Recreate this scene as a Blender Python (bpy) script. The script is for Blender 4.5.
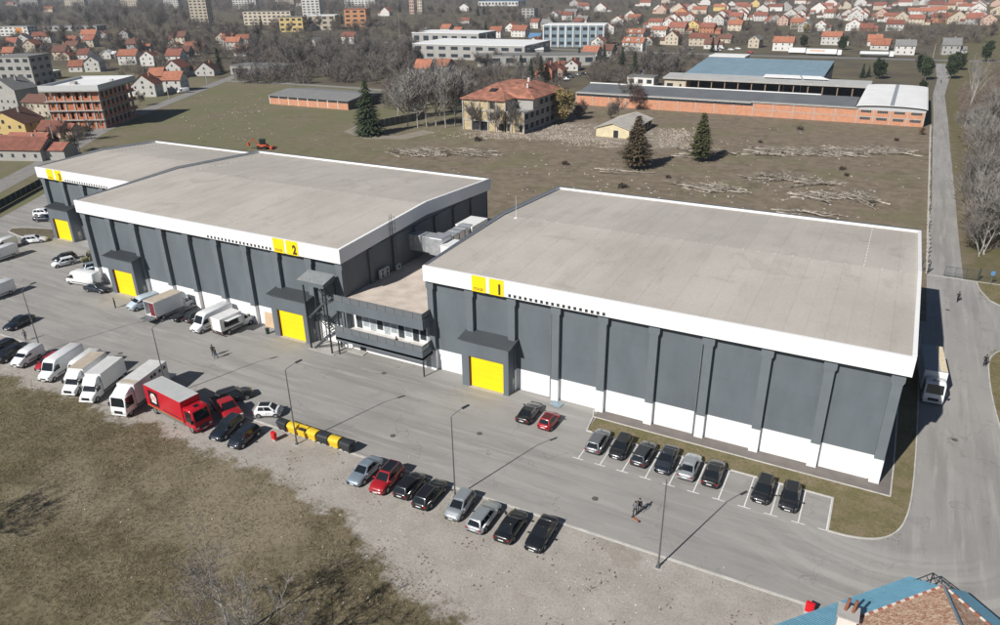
import bpy, bmesh, math, random
import numpy as np
from mathutils import Vector, Matrix, Euler
for o in list(bpy.data.objects): bpy.data.objects.remove(o)
SC = bpy.context.scene
COL = SC.collection
R_ = math.radians
# ------------------------------------------------------------------ camera
CAM_F, CAM_YAW, CAM_PIT, CAM_ROL, CAM_H = 729.49, 0.49645, 0.43029, -0.01597, 47.85
def cam_axes():
    f = Vector((-math.sin(CAM_YAW)*math.cos(CAM_PIT), math.cos(CAM_YAW)*math.cos(CAM_PIT), -math.sin(CAM_PIT)))
    r = Vector((math.cos(CAM_YAW), math.sin(CAM_YAW), 0)); u = r.cross(f)
    r2 = math.cos(CAM_ROL)*r + math.sin(CAM_ROL)*u; u2 = -math.sin(CAM_ROL)*r + math.cos(CAM_ROL)*u
    return f, r2, u2
AF, AR, AU = cam_axes()
cd = bpy.data.cameras.new('camera'); cam = bpy.data.objects.new('camera', cd); COL.objects.link(cam)
cam.matrix_world = Matrix(((AR.x, AU.x, -AF.x, 0), (AR.y, AU.y, -AF.y, 0), (AR.z, AU.z, -AF.z, CAM_H), (0, 0, 0, 1)))
cd.sensor_width = 36; cd.lens = CAM_F/1000*36; cd.clip_start = 0.5; cd.clip_end = 9000
SC.camera = cam
def G(px, py, z=0):                     # ground position of a point of the survey picture
    d = AF + AR*((px-500)/CAM_F) - AU*((py-312.5)/CAM_F)
    t = (z-CAM_H)/d.z
    return d.x*t, d.y*t
# ------------------------------------------------------------------ light
SUN_EL, SUN_AZ = 38.0, 16.5             # shadows run towards +Y, turned 16.5 degrees to +X
w = bpy.data.worlds.new('World'); SC.world = w; w.use_nodes = True
nt = w.node_tree; bg = nt.nodes['Background']
sky = nt.nodes.new('ShaderNodeTexSky'); sky.sky_type = 'NISHITA'; sky.sun_disc = False
sky.sun_elevation = R_(SUN_EL); sky.sun_rotation = R_(180+SUN_AZ); sky.air_density = .7; sky.dust_density = .2
nt.links.new(sky.outputs[0], bg.inputs[0]); bg.inputs[1].default_value = 0.05
sl = bpy.data.lights.new('sun', 'SUN'); sl.energy = 5.0; sl.angle = R_(0.53); sl.color = (1, .962, .91)
so = bpy.data.objects.new('sun', sl); COL.objects.link(so)
sd = Vector((math.sin(R_(SUN_AZ))*math.cos(R_(SUN_EL)), math.cos(R_(SUN_AZ))*math.cos(R_(SUN_EL)), -math.sin(R_(SUN_EL))))
so.rotation_euler = sd.to_track_quat('-Z', 'Y').to_euler(); so.location = (0, 0, 200)
SC.view_settings.view_transform = 'Standard'; SC.view_settings.look = 'None'
SC.view_settings.exposure = 0.12; SC.view_settings.gamma = 1
SC.render.engine = 'CYCLES'
SC.cycles.use_denoising = True
SC.cycles.max_bounces = 5; SC.cycles.diffuse_bounces = 3; SC.cycles.transparent_max_bounces = 8; SC.cycles.volume_bounces = 0
SC.cycles.caustics_reflective = False; SC.cycles.caustics_refractive = False
# ------------------------------------------------------------------ materials
MATS = {}
def mat(name, col, rough=.7, metal=0, var=.12, scale=1.2, bump=0, streak=None, spec=.4, coat=0, objvar=0, detail=6, world=False):
    """Principled surface whose colour wanders with noise (wear, grain, dirt)."""
    if name in MATS: return MATS[name]
    m = bpy.data.materials.new(name); m.use_nodes = True; n = m.node_tree.nodes; L = m.node_tree.links
    b = n['Principled BSDF']; b.inputs['Roughness'].default_value = rough; b.inputs['Metallic'].default_value = metal
    b.inputs['Specular IOR Level'].default_value = spec
    if coat: b.inputs['Coat Weight'].default_value = coat; b.inputs['Coat Roughness'].default_value = .08
    c = (*col, 1)
    m.diffuse_color = c
    if var or objvar:
        tc = n.new('ShaderNodeTexCoord'); mp = n.new('ShaderNodeMapping')
        if world:
            ge = n.new('ShaderNodeNewGeometry'); L.new(ge.outputs['Position'], mp.inputs[0])
        else: L.new(tc.outputs['Object'], mp.inputs[0])
        if streak: mp.inputs['Scale'].default_value = streak
        tx = n.new('ShaderNodeTexNoise'); tx.inputs['Scale'].default_value = scale; tx.inputs['Detail'].default_value = detail; tx.inputs['Roughness'].default_value = .62
        L.new(mp.outputs[0], tx.inputs['Vector'])
        rp = n.new('ShaderNodeMapRange'); rp.inputs[1].default_value = .28; rp.inputs[2].default_value = .72
        rp.inputs[3].default_value = 1-var; rp.inputs[4].default_value = 1+var; L.new(tx.outputs[0], rp.inputs[0])
        val = rp.outputs[0]
        if objvar:
            oi = n.new('ShaderNodeObjectInfo'); r2 = n.new('ShaderNodeMapRange'); r2.inputs[3].default_value = 1-objvar; r2.inputs[4].default_value = 1+objvar
            L.new(oi.outputs['Random'], r2.inputs[0]); mu = n.new('ShaderNodeMath'); mu.operation = 'MULTIPLY'
            L.new(val, mu.inputs[0]); L.new(r2.outputs[0], mu.inputs[1]); val = mu.outputs[0]
        vm = n.new('ShaderNodeVectorMath'); vm.operation = 'SCALE'; vm.inputs[0].default_value = col; L.new(val, vm.inputs['Scale'])
        L.new(vm.outputs[0], b.inputs['Base Color'])
        if bump:
            bp = n.new('ShaderNodeBump'); bp.inputs['Strength'].default_value = bump; bp.inputs['Distance'].default_value = .05
            L.new(tx.outputs[0], bp.inputs['Height']); L.new(bp.outputs[0], b.inputs['Normal'])
    else: b.inputs['Base Color'].default_value = c
    MATS[name] = m; return m
def paint(name, col, metal=0): return mat(name, col, rough=.32, metal=metal, var=.05, scale=3, spec=.5, coat=.7)
M_GLASS = mat('car_glass', (.012, .015, .018), rough=.06, var=0, spec=.7)
M_TYRE = mat('tyre_rubber', (.018, .018, .018), rough=.9, var=.15, scale=6)
M_RIM = mat('rim_metal', (.42, .43, .45), rough=.35, metal=.8, var=.06)
M_HEAD = mat('headlight_glass', (.62, .65, .68), rough=.12, var=.05, spec=.7)
M_TAIL = mat('tail_light_red', (.28, .012, .012), rough=.2, var=.05)
M_TRIM = mat('black_plastic', (.022, .023, .025), rough=.6, var=.1, scale=4)
M_PLATE = mat('plate_white', (.75, .75, .74), rough=.5, var=.03)
M_WPAINT = mat('van_white', (.78, .79, .79), rough=.35, var=.05, scale=1.5, coat=.4)
M_BOXW = mat('cargo_box_white', (.74, .75, .75), rough=.5, var=.07, scale=.8, streak=(1, 1, .4))
M_DSTEEL = mat('dark_steel', (.035, .04, .045), rough=.5, metal=.2, var=.15)
M_GALV = mat('galvanised_steel', (.36, .39, .41), rough=.38, metal=.75, var=.14, scale=1.4)
M_CONC = mat('concrete', (.40, .385, .36), rough=.88, var=.16, scale=.9, bump=.15)
M_KERB = mat('kerb_concrete', (.50, .485, .455), rough=.85, var=.22, scale=.8, world=True)
M_WHITE = mat('white_render', (.72, .71, .68), rough=.8, var=.07, scale=.5)
M_LINE = mat('road_paint', (.72, .72, .70), rough=.75, var=.25, scale=3, world=True)
# ------------------------------------------------------------------ mesh building
class MB:
    def __init__(s): s.v = []; s.f = []; s.m = []; s.k = 0
    def add(s, vs, fs, k=None):
        o = len(s.v); s.v += [tuple(p) for p in vs]; s.f += [tuple(i+o for i in f) for f in fs]; s.m += [s.k if k is None else k]*len(fs)
        return s
    def box(s, x0, x1, y0, y1, z0, z1, k=None):
        return s.add([(x0,y0,z0),(x1,y0,z0),(x1,y1,z0),(x0,y1,z0),(x0,y0,z1),(x1,y0,z1),(x1,y1,z1),(x0,y1,z1)],
                     [(0,3,2,1),(4,5,6,7),(0,1,5,4),(1,2,6,5),(2,3,7,6),(3,0,4,7)], k)
    def hexa(s, b, t, k=None):          # bottom ring and top ring, counter-clockwise from above
        n = len(b)
        return s.add(list(b)+list(t), [tuple(range(n-1,-1,-1)), tuple(range(n,2*n))]+[(i,(i+1)%n,n+(i+1)%n,n+i) for i in range(n)], k)
    def prism(s, poly, z0, z1, k=None):
        return s.hexa([(x,y,z0) for x,y in poly], [(x,y,z1) for x,y in poly], k)
    def extr(s, prof, axis, a0, a1, k=None):   # profile in the other two axes, extruded along axis
        n = len(prof)
        if axis == 'x': A = [(a0,p,q) for p,q in prof]; B = [(a1,p,q) for p,q in prof]
        else: A = [(p,a0,q) for p,q in prof]; B = [(p,a1,q) for p,q in prof]
        fs = [tuple(range(n)), tuple(range(2*n-1,n-1,-1))]+[(i,n+i,n+(i+1)%n,(i+1)%n) for i in range(n)]
        return s.add(A+B, fs, k)
    def loft(s, rings, k=None, cap=True, closed=True):
        n = len(rings[0]); vs = [p for r in rings for p in r]; fs = []
        for j in range(len(rings)-1):
            for i in range(n if closed else n-1):
                a = j*n+i; b = j*n+(i+1)%n; fs.append((a, b, b+n, a+n))
        if cap: fs += [tuple(range(n-1,-1,-1)), tuple(range((len(rings)-1)*n, len(rings)*n))]
        return s.add(vs, fs, k)
    def tube(s, pts, rad, n=6, k=None, cap=True):
        pts = [Vector(p) for p in pts]
        if not isinstance(rad, (list, tuple)): rad = [rad]*len(pts)
        rings = []
        for i, p in enumerate(pts):
            d = (pts[min(i+1, len(pts)-1)]-pts[max(i-1, 0)])
            if d.length < 1e-9: d = Vector((0,0,1))
            d.normalize(); a = d.orthogonal() if i == 0 else (la - d*la.dot(d))
            if a.length < 1e-6: a = d.orthogonal()
            a.normalize(); la = a; b = d.cross(a)
            rings.append([p+(a*math.cos(2*math.pi*j/n)+b*math.sin(2*math.pi*j/n))*rad[i] for j in range(n)])
        return s.loft(rings, k, cap)
    def cyl(s, c, r, h, n=16, axis='z', k=None):
        c = Vector(c); e = {'x': Vector((1,0,0)), 'y': Vector((0,1,0)), 'z': Vector((0,0,1))}[axis]
        return s.tube([c-e*h/2, c+e*h/2], r, n, k)
    def quad(s, a, b, c, d, k=None): return s.add([a,b,c,d], [(0,1,2,3)], k)
    def slab(s, q, t, k=None):          # thin plate from a quad, thickness t along its normal
        q = [Vector(p) for p in q]; n = (q[1]-q[0]).cross(q[3]-q[0]).normalized()*t
        return s.hexa(q, [p+n for p in q], k)
    def mesh(s, name='m', smooth=False, fix=False, bevel=0, seg=2, ang=35):
        me = bpy.data.meshes.new(name); me.from_pydata(s.v, [], s.f)
        if any(s.m): me.polygons.foreach_set('material_index', s.m)
        if fix or bevel:
            bm = bmesh.new(); bm.from_mesh(me); bmesh.ops.recalc_face_normals(bm, faces=bm.faces)
            if bevel:
                ed = [e for e in bm.edges if len(e.link_faces) == 2 and e.calc_face_angle(0) > R_(ang)]
                bmesh.ops.bevel(bm, geom=ed, offset=bevel, segments=seg, affect='EDGES', profile=.5, clamp_overlap=True)
            bm.to_mesh(me); bm.free()
        if smooth: me.polygons.foreach_set('use_smooth', [True]*len(me.polygons))
        me.update(); return me
def ob(name, me, mats=None, parent=None, loc=None, rz=0, **kw):
    """Link a mesh (or an MB) as one object."""
    if isinstance(me, MB): me = me.mesh(name, **kw)
    if mats is not None and len(me.materials) == 0:
        for m in (mats if isinstance(mats, (list, tuple)) else [mats]): me.materials.append(m)
    o = bpy.data.objects.new(name, me); COL.objects.link(o)
    if parent is not None: o.parent = parent
    if loc is not None: o.location = loc
    if rz: o.rotation_euler.z = rz
    return o
def tag(o, label, cat, group=None):
    o['label'] = label; o['category'] = cat
    if group: o['group'] = group
    return o
def thing(name, label, cat, loc=(0,0,0), rz=0, group=None):
    o = bpy.data.objects.new(name, None); COL.objects.link(o); o.empty_display_size = .2
    o.location = loc; o.rotation_euler.z = rz
    return tag(o, label, cat, group)
def struct(o): o['kind'] = 'structure'; return o
def stuff(o, label=None, cat=None):
    o['kind'] = 'stuff'
    if label: o['label'] = label
    if cat: o['category'] = cat
    return o
KIDS = {}
def kids(o): return [c for c in o.children]
def copy_tree(o, parent=None, ch=None):
    c = o.copy(); COL.objects.link(c)
    if parent is not None: c.parent = parent
    for k in (TREE_OF.get(o.name) or kids(o)): copy_tree(k, c)
    return c
TREE_OF = {}
def nodes_mat(name):
    m = bpy.data.materials.new(name); m.use_nodes = True; MATS[name] = m
    return m, m.node_tree.nodes, m.node_tree.links, m.node_tree.nodes['Principled BSDF']
class NG:
    """small helper for writing shader graphs"""
    def __init__(s, n, L):
        s.n, s.L = n, L
        s.pos = n.new('ShaderNodeNewGeometry').outputs['Position']
        sp = n.new('ShaderNodeSeparateXYZ'); L.new(s.pos, sp.inputs[0]); s.x, s.y = sp.outputs[0], sp.outputs[1]
    def _in(s, sock, v):
        if hasattr(v, 'is_linked') or isinstance(v, bpy.types.NodeSocket): s.L.new(v, sock)
        else: sock.default_value = v
    def math(s, op, a, b=0, clamp=False):
        m = s.n.new('ShaderNodeMath'); m.operation = op; m.use_clamp = clamp; s._in(m.inputs[0], a); s._in(m.inputs[1], b); return m.outputs[0]
    def noise(s, scale, detail=5, rough=.6, st=None, off=(0,0,0), dist=0):
        v = s.pos
        if st or off != (0,0,0):
            mp = s.n.new('ShaderNodeMapping'); s.L.new(v, mp.inputs[0]); mp.inputs['Location'].default_value = off
            if st: mp.inputs['Scale'].default_value = st
            v = mp.outputs[0]
        t = s.n.new('ShaderNodeTexNoise'); t.inputs['Scale'].default_value = scale; t.inputs['Detail'].default_value = detail; t.inputs['Roughness'].default_value = rough
        t.inputs['Distortion'].default_value = dist; s.L.new(v, t.inputs['Vector']); return t.outputs[0]
    def ramp(s, v, a, b, c=0., d=1.):
        r = s.n.new('ShaderNodeMapRange'); r.interpolation_type = 'SMOOTHSTEP'; s._in(r.inputs[0], v)
        for i, q in zip((1,2,3,4), (a,b,c,d)): s._in(r.inputs[i], q)
        return r.outputs[0]
    def mix(s, f, a, b):
        m = s.n.new('ShaderNodeMix'); m.data_type = 'RGBA'; s._in(m.inputs[0], f)
        for i, q in ((6,a),(7,b)):
            if isinstance(q, tuple): m.inputs[i].default_value = (*q, 1)
            else: s.L.new(q, m.inputs[i])
        return m.outputs[2]
    def mixf(s, f, a, b):
        m = s.n.new('ShaderNodeMix'); s._in(m.inputs[0], f); s._in(m.inputs[2], a); s._in(m.inputs[3], b); return m.outputs[0]
    def scale(s, c, f):
        m = s.n.new('ShaderNodeVectorMath'); m.operation = 'SCALE'
        if isinstance(c, tuple): m.inputs[0].default_value = c
        else: s.L.new(c, m.inputs[0])
        s._in(m.inputs['Scale'], f); return m.outputs[0]
    def bump(s, b, h, strength=.3, dist=.1):
        p = s.n.new('ShaderNodeBump'); p.inputs['Strength'].default_value = strength; p.inputs['Distance'].default_value = dist
        s.L.new(h, p.inputs['Height']); s.L.new(p.outputs[0], b.inputs['Normal'])
# ------------------------------------------------------------------ ground
m, n, L, b = nodes_mat('ground_earth'); g = NG(n, L); b.inputs['Roughness'].default_value = .95; b.inputs['Specular IOR Level'].default_value = .15
n1 = g.noise(.045, 6, .65); n2 = g.noise(.35, 6, .7); n3 = g.noise(2.2, 5, .75); n4 = g.noise(.012, 4, .6, off=(31,7,0)); n5 = g.noise(9., 3, .7); n6 = g.noise(28., 2, .8); n7 = g.noise(.13, 5, .7, off=(11,2,0))
# field behind the halls: dark earth, thin dry grass, green flushes
soil = g.mix(g.ramp(n2, .38, .62), (.172, .140, .100), (.232, .190, .140))
soil = g.mix(g.math('MULTIPLY', g.ramp(n1, .5, .66), .55), soil, (.165, .160, .082))
soil = g.mix(g.math('MULTIPLY', g.ramp(n7, .54, .66), .55), soil, (.105,.088,.062)); soil = g.mix(g.math('MULTIPLY', g.ramp(n7, .44, .34), .5), soil, (.255,.215,.155))
west = g.ramp(g.x, -95, -190)
soil = g.mix(g.math('MULTIPLY', west, g.ramp(g.math('ADD', g.math('MULTIPLY', n1, .6), g.math('MULTIPLY', n2, .4)), .38, .58, .1, .8)), soil, (.155, .160, .080))
soil = g.mix(g.math('MULTIPLY', g.ramp(n3, .60, .72), .6), soil, (.26, .225, .175))
dus = g.math('MULTIPLY', g.math('MULTIPLY', g.ramp(g.x, -140, -122), g.ramp(g.x, -54, -66)), g.math('MULTIPLY', g.ramp(g.y, 214, 221), g.ramp(g.y, 256, 240)))
soil = g.mix(g.math('MULTIPLY', dus, g.ramp(g.math('ADD', g.math('MULTIPLY', n2, .6), g.math('MULTIPLY', n7, .4)), .40, .60, .1, .8)), soil, (.36,.32,.27))
# meadow in front: matted dry grass
mead = g.mix(g.ramp(n2, .36, .64), (.118, .098, .056), (.215, .182, .116))
mead = g.mix(g.math('MULTIPLY', g.ramp(n3, .44, .60), .75), mead, (.072, .056, .030))
n8 = g.noise(4.6, 4, .8, off=(7,19,0)); mead = g.mix(g.math('MULTIPLY', g.ramp(n8, .52, .66), .6), mead, (.235, .200, .130)); mead = g.mix(g.math('MULTIPLY', g.ramp(n8, .46, .34), .55), mead, (.060, .048, .028))
mead = g.mix(g.math('MULTIPLY', g.ramp(n1, .50, .62), .75), mead, (.275, .235, .165))
mead = g.mix(g.math('MULTIPLY', g.ramp(n4, .5, .7), .35), mead, (.158, .155, .068))
mead = g.mix(g.math('MULTIPLY', g.ramp(n5, .60, .72), .35), mead, (.26, .225, .155))
# crushed-stone strip along the kerb
grav = g.mix(g.ramp(n2, .3, .7), (.36, .335, .30), (.47, .44, .40))
grav = g.mix(g.math('MULTIPLY', g.ramp(n5, .5, .7), .55), grav, (.22, .19, .16))
grav = g.mix(g.math('MULTIPLY', g.ramp(n3, .60, .70), .55), grav, (.18, .14, .105))
grav = g.mix(g.math('MULTIPLY', g.ramp(n8, .50, .64), .6), grav, (.23,.205,.175)); grav = g.mix(g.math('MULTIPLY', g.ramp(n8, .44, .34), .5), grav, (.56,.53,.49)); grav = g.mix(g.math('MULTIPLY', g.ramp(n6, .45, .65), .5), grav, (.22,.195,.17)); grav = g.mix(g.math('MULTIPLY', g.ramp(n7, .56, .68), .45), grav, (.24,.20,.155)); grav = g.mix(g.math('MULTIPLY', g.ramp(n7, .44, .34), .4), grav, (.50,.47,.43))
mead = g.mix(g.math('MULTIPLY', g.ramp(n7, .55, .66), .5), mead, (.078,.060,.034)); mead = g.mix(g.math('MULTIPLY', g.ramp(n7, .45, .36), .5), mead, (.215,.18,.118))
wob = g.math('MULTIPLY', g.math('SUBTRACT', g.noise(.16, 6, .68, off=(5,3,0)), .5), 13.)
edge = g.ramp(g.x, -50, -24, 44.2, 37.0)
edge = g.math('SUBTRACT', edge, g.ramp(g.x, -24, 0, 0, 12))
gf = g.ramp(g.math('ADD', g.math('SUBTRACT', g.y, edge), wob), -.7, .9)
near = g.mix(gf, mead, grav)
# far land
far = g.mix(g.ramp(n1, .35, .65), (.105, .088, .068), (.145, .128, .082))
c = g.mix(g.ramp(g.y, 56, 60), near, soil)
c = g.mix(g.ramp(g.y, 287, 300), c, far)
c = g.mix(g.math('MULTIPLY', g.ramp(g.x, 13, 18), g.ramp(g.y, 56, 60)), c, g.mix(g.ramp(n2, .4, .62), (.125, .118, .055), (.165, .135, .085)))
L.new(c, b.inputs['Base Color'])
g.bump(b, g.math('ADD', g.math('MULTIPLY', n3, .7), g.math('MULTIPLY', n5, .35)), .55, .12)
mb = MB(); S = 4200
xs = [-S, -600, -300, -150, -60, 0, 60, 300, S]; ys = [-S/4, 0, 60, 150, 300, 600, 1200, S]
for i in range(len(xs)-1):
    for j in range(len(ys)-1): mb.quad((xs[i],ys[j],0),(xs[i+1],ys[j],0),(xs[i+1],ys[j+1],0),(xs[i],ys[j+1],0))
struct(ob('ground', mb, MATS['ground_earth']))
# asphalt
def asphalt(name, base, st, lighter=1.0):
    pass
    m, n, L, b = nodes_mat(name); g = NG(n, L); b.inputs['Roughness'].default_value = .88; b.inputs['Specular IOR Level'].default_value = .25
    a = g.noise(.06, 5, .6); side = g.ramp(g.x, -3, 12); S2 = (.9, .07, 1); t = g.mixf(side, g.noise(.5, 5, .65, st=st), g.noise(.5, 5, .65, st=S2)); t2 = g.mixf(side, g.noise(1.1, 4, .6, st=st, off=(40,9,0)), g.noise(1.1, 4, .6, st=S2, off=(40,9,0))); f = g.noise(14, 3, .7); p = g.noise(.22, 5, .55, off=(3,77,0)); bl = g.noise(.8, 4, .6, off=(9,9,0))
    c = g.mix(g.ramp(a, .3, .7), tuple(v*.90 for v in base), tuple(v*1.08 for v in base))
    c = g.mix(g.math('MULTIPLY', g.ramp(t, .44, .66), .7), c, tuple(v*.74 for v in base))
    c = g.mix(g.math('MULTIPLY', g.ramp(t2, .50, .68), .6), c, tuple(v*1.22 for v in base))
    c = g.mix(g.math('MULTIPLY', g.ramp(p, .62, .70), .4), c, tuple(v*.72 for v in base))
    c = g.mix(g.math('MULTIPLY', g.ramp(bl, .68, .74), .45), c, tuple(v*.6 for v in base))
    # curved tyre wear round the corner of the verge, hairline cracks
    rad = g.math('SQRT', g.math('ADD', g.math('POWER', g.math('SUBTRACT', g.x, 5.), 2.), g.math('POWER', g.math('SUBTRACT', g.y, 71.), 2.)))
    cb = n.new('ShaderNodeCombineXYZ'); L.new(g.math('ADD', rad, g.math('MULTIPLY', a, 3.)), cb.inputs[0]); L.new(g.math('MULTIPLY', g.y, .03), cb.inputs[1])
    tn_ = n.new('ShaderNodeTexNoise'); tn_.inputs['Scale'].default_value = .75; tn_.inputs['Detail'].default_value = 5; L.new(cb.outputs[0], tn_.inputs['Vector'])
    arc_ = g.math('MULTIPLY', g.math('MULTIPLY', g.ramp(g.y, 66, 58), g.ramp(g.x, -8, 2)), g.ramp(rad, 24, 16))
    c = g.mix(g.math('MULTIPLY', arc_, g.ramp(tn_.outputs[0], .50, .66, 0, .55)), c, tuple(v*1.3 for v in base)); c = g.mix(g.math('MULTIPLY', arc_, g.ramp(tn_.outputs[0], .48, .36, 0, .4)), c, tuple(v*.72 for v in base))
    vo = n.new('ShaderNodeTexVoronoi'); vo.feature = 'DISTANCE_TO_EDGE'; vo.inputs['Scale'].default_value = .085; dv = n.new('ShaderNodeVectorMath'); dv.operation = 'ADD'
    wv = n.new('ShaderNodeVectorMath'); wv.operation = 'SCALE'; wn = n.new('ShaderNodeTexNoise'); wn.inputs['Scale'].default_value = .35; wn.inputs['Detail'].default_value = 6; L.new(g.pos, wn.inputs['Vector']); L.new(wn.outputs[1], wv.inputs[0]); wv.inputs['Scale'].default_value = 7.; L.new(g.pos, dv.inputs[0]); L.new(wv.outputs[0], dv.inputs[1]); L.new(dv.outputs[0], vo.inputs['Vector'])
    c = g.mix(g.math('MULTIPLY', g.ramp(vo.outputs['Distance'], .006, .002), g.ramp(p, .42, .58, 0, .55)), c, tuple(v*.5 for v in base))
    c = g.scale(c, g.ramp(f, .2, .8, .88, 1.12))
    L.new(c, b.inputs['Base Color']); g.bump(b, f, .12, .02); return m
ASP = (.318, .306, .290)
M_ASP = asphalt('asphalt_yard', ASP, (.09, .9, 1)); M_ASP2 = M_ASP
def smooth(pts, k=5, closed=False):
    out = []; n_ = len(pts)
    for i in range(n_-1):
        p0, p1, p2, p3 = (Vector(pts[max(i-1,0)]), Vector(pts[i]), Vector(pts[i+1]), Vector(pts[min(i+2,n_-1)]))
        for j in range(k):
            t = j/k; out.append(tuple(.5*((2*p1)+(p2-p0)*t+(2*p0-5*p1+4*p2-p3)*t*t+(3*p1-p0-3*p2+p3)*t*t*t)))
    return out+[tuple(pts[-1])]
def sheet(name, poly, z, m): return struct(ob(name, MB().add([(x,y,z) for x,y in poly], [tuple(range(len(poly)))]), m))
sheet('yard_asphalt', [(-260,51.4),(1.6,51.4),(1.6,20),(4,20),(4,117),(-172,117),(-193,117),(-186.3,104),(-175.5,87),(-166,72),(-160,66),(-260,66)], .010, M_ASP)
sheet('side_asphalt', [(4,20),(75,20),(75,140),(9.3,138.2),(9.3,117),(4,117)], .014, M_ASP2)
def ribbon(name, pts, wd, z, m):
    mb = MB(); Lp, Rp = [], []
    for i, p in enumerate(pts):
        a = Vector(pts[max(i-1,0)]); c = Vector(pts[min(i+1,len(pts)-1)]); d = (c-a).normalized(); q = Vector((-d.y, d.x))
        ww = wd[i] if isinstance(wd, (list,tuple)) else wd
        Lp.append(Vector(p)+q*ww/2); Rp.append(Vector(p)-q*ww/2)
    for i in range(len(pts)-1): mb.quad((*Rp[i],z),(*Rp[i+1],z),(*Lp[i+1],z),(*Lp[i],z))
    return struct(ob(name, mb, m))
ribbon('access_road', [(12.2,138.3),(12.3,175),(12.6,192),(12.8,250),(13.2,305),(13.2,369),(15.5,423),(16.5,500)], [5.2,5.0,4.8,4.6,4.5,4.4,5,8], .018, M_ASP2)
M_LANE = mat('lane_surface', (.25,.24,.225), rough=.9, var=.18, scale=.4, world=True)
ribbon('lane', [(-178,64),(-190,84),(-203,101),(-226.6,134),(-252,166),(-276,205),(-308,263),(-326,296),(-345,330)], [6,6,6.5,6.5,6.5,6.2,6,6,6], .020, M_LANE)
ribbon('lane', [(-322,287),(-290,292),(-242,292),(-190,288)], 5, .026, M_LANE)
ribbon('dirt_track', [G(430,131),G(402,137.5),G(372,137),G(352,131),G(360,127),G(376,124)], [7,7,7,6,5,4], .012, mat('dirt', (.27,.235,.19), rough=.95, var=.2, scale=.5, world=True))
ribbon('highway', [(-420,528),(-178,511),(-61,514),(45,521),(200,532)], 9, .016, mat('highway_asphalt', (.2,.2,.2), rough=.9, var=.12, scale=.2, world=True))
# kerbs
def kerb(pts, h=.10, wd=.16, name='kerb', parent=None):
    mb = MB()
    for i in range(len(pts)-1):
        a, c = Vector(pts[i]), Vector(pts[i+1]); d = (c-a); ln = d.length; d.normalize(); q = Vector((-d.y,d.x))*wd/2; e = d*.03
        mb.prism([tuple(a-q-e),tuple(c-q+e),tuple(c+q+e),tuple(a+q-e)][::1], 0, h+ (i%2)*.002)
    return struct(ob(name, mb, M_KERB))
kerb([(-150,51.3),(-100,51.3),(-47,51.25),(-20,51.35),(0.6,51.5),(1.0,48),(1.0,44)], .06, .26)
kerb([(-26.0,71.4),(-25.6,70.2),(-25.3,68.0),(-25.2,67.2)], .13, .14)
CRV = smooth([(1.3,61.75),(3.4,61.9),(5.5,62.7),(6.9,64.3),(7.7,66.8),(8.15,71),(8.4,79),(8.5,92),(8.5,112)])
kerb([(-25.2,67.1),(-10,67.05),(1.25,67.05)]+CRV, .12, .15)
kerb([(-25.6,70.15),(-10.6,69.95),(6.25,69.85),(6.35,75),(6.4,113)], .13, .14)
ISL = smooth([(21.5,80.5),(18.2,83.5),(17.0,88),(16.55,95),(16.5,102),(16.9,107.5),(18.3,110.8),(20.5,112.2),(30,113)])
kerb(ISL, .12, .14)
kerb([(16.7,138),(17.0,134.5),(18.1,130.2),(19.4,128.5),(22,127),(28,125.8)], .10, .14)
kerb([(9.4,138.3),(16.9,138.3),(40,138.8)], .05, .2)
kerb([(-152,88),(-158,86.4),(-163,84.8),(-165,83.2),(-163.5,81.7),(-158,80.8),(-150,81.2)], .12, .25)
M_VERGE = None
m, n, L, b = nodes_mat('verge_grass'); g = NG(n, L); b.inputs['Roughness'].default_value = .95; b.inputs['Specular IOR Level'].default_value = .1
q1 = g.noise(.45, 6, .7); q2 = g.noise(3.5, 5, .75)
c = g.mix(g.ramp(q1, .38, .62), (.168, .150, .074), (.240, .198, .125)); c = g.mix(g.math('MULTIPLY', g.ramp(q2, .45, .66), .6), c, (.108, .100, .050))
L.new(c, b.inputs['Base Color']); g.bump(b, q2, .6, .12); M_VERGE = m
sheet('verge', [(-25.2,70.1),(-25.15,67.15),(1.3,67.1)]+[(x-.04,y+.03) for x, y in CRV]+[(8.4,113),(6.4,113),(6.3,75),(6.2,69.9)], .075, M_VERGE)
sheet('apron', [(-25.6,71.9),(-25.55,70.2),(6.2,69.9),(6.3,113),(4,113),(4,71.9)], .085, mat('apron_asphalt', (.175,.155,.142), rough=.9, var=.16, scale=.7, world=True))
sheet('verge', (ISL+[(60,114.5),(60,80)])[::-1], .08, M_VERGE)
sheet('verge', [(16.75,138),(17.05,134.5),(18.15,130.2),(19.45,128.5),(22,127),(60,124),(60,138)][::-1], .08, M_VERGE)
sheet('verge', [(-152,88),(-158,86.4),(-163,84.8),(-165,83.2),(-163.5,81.7),(-158,80.8),(-150,81.2)], .09, mat('dry_bed', (.13,.11,.07), rough=.95, var=.3, scale=1, world=True))
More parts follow.
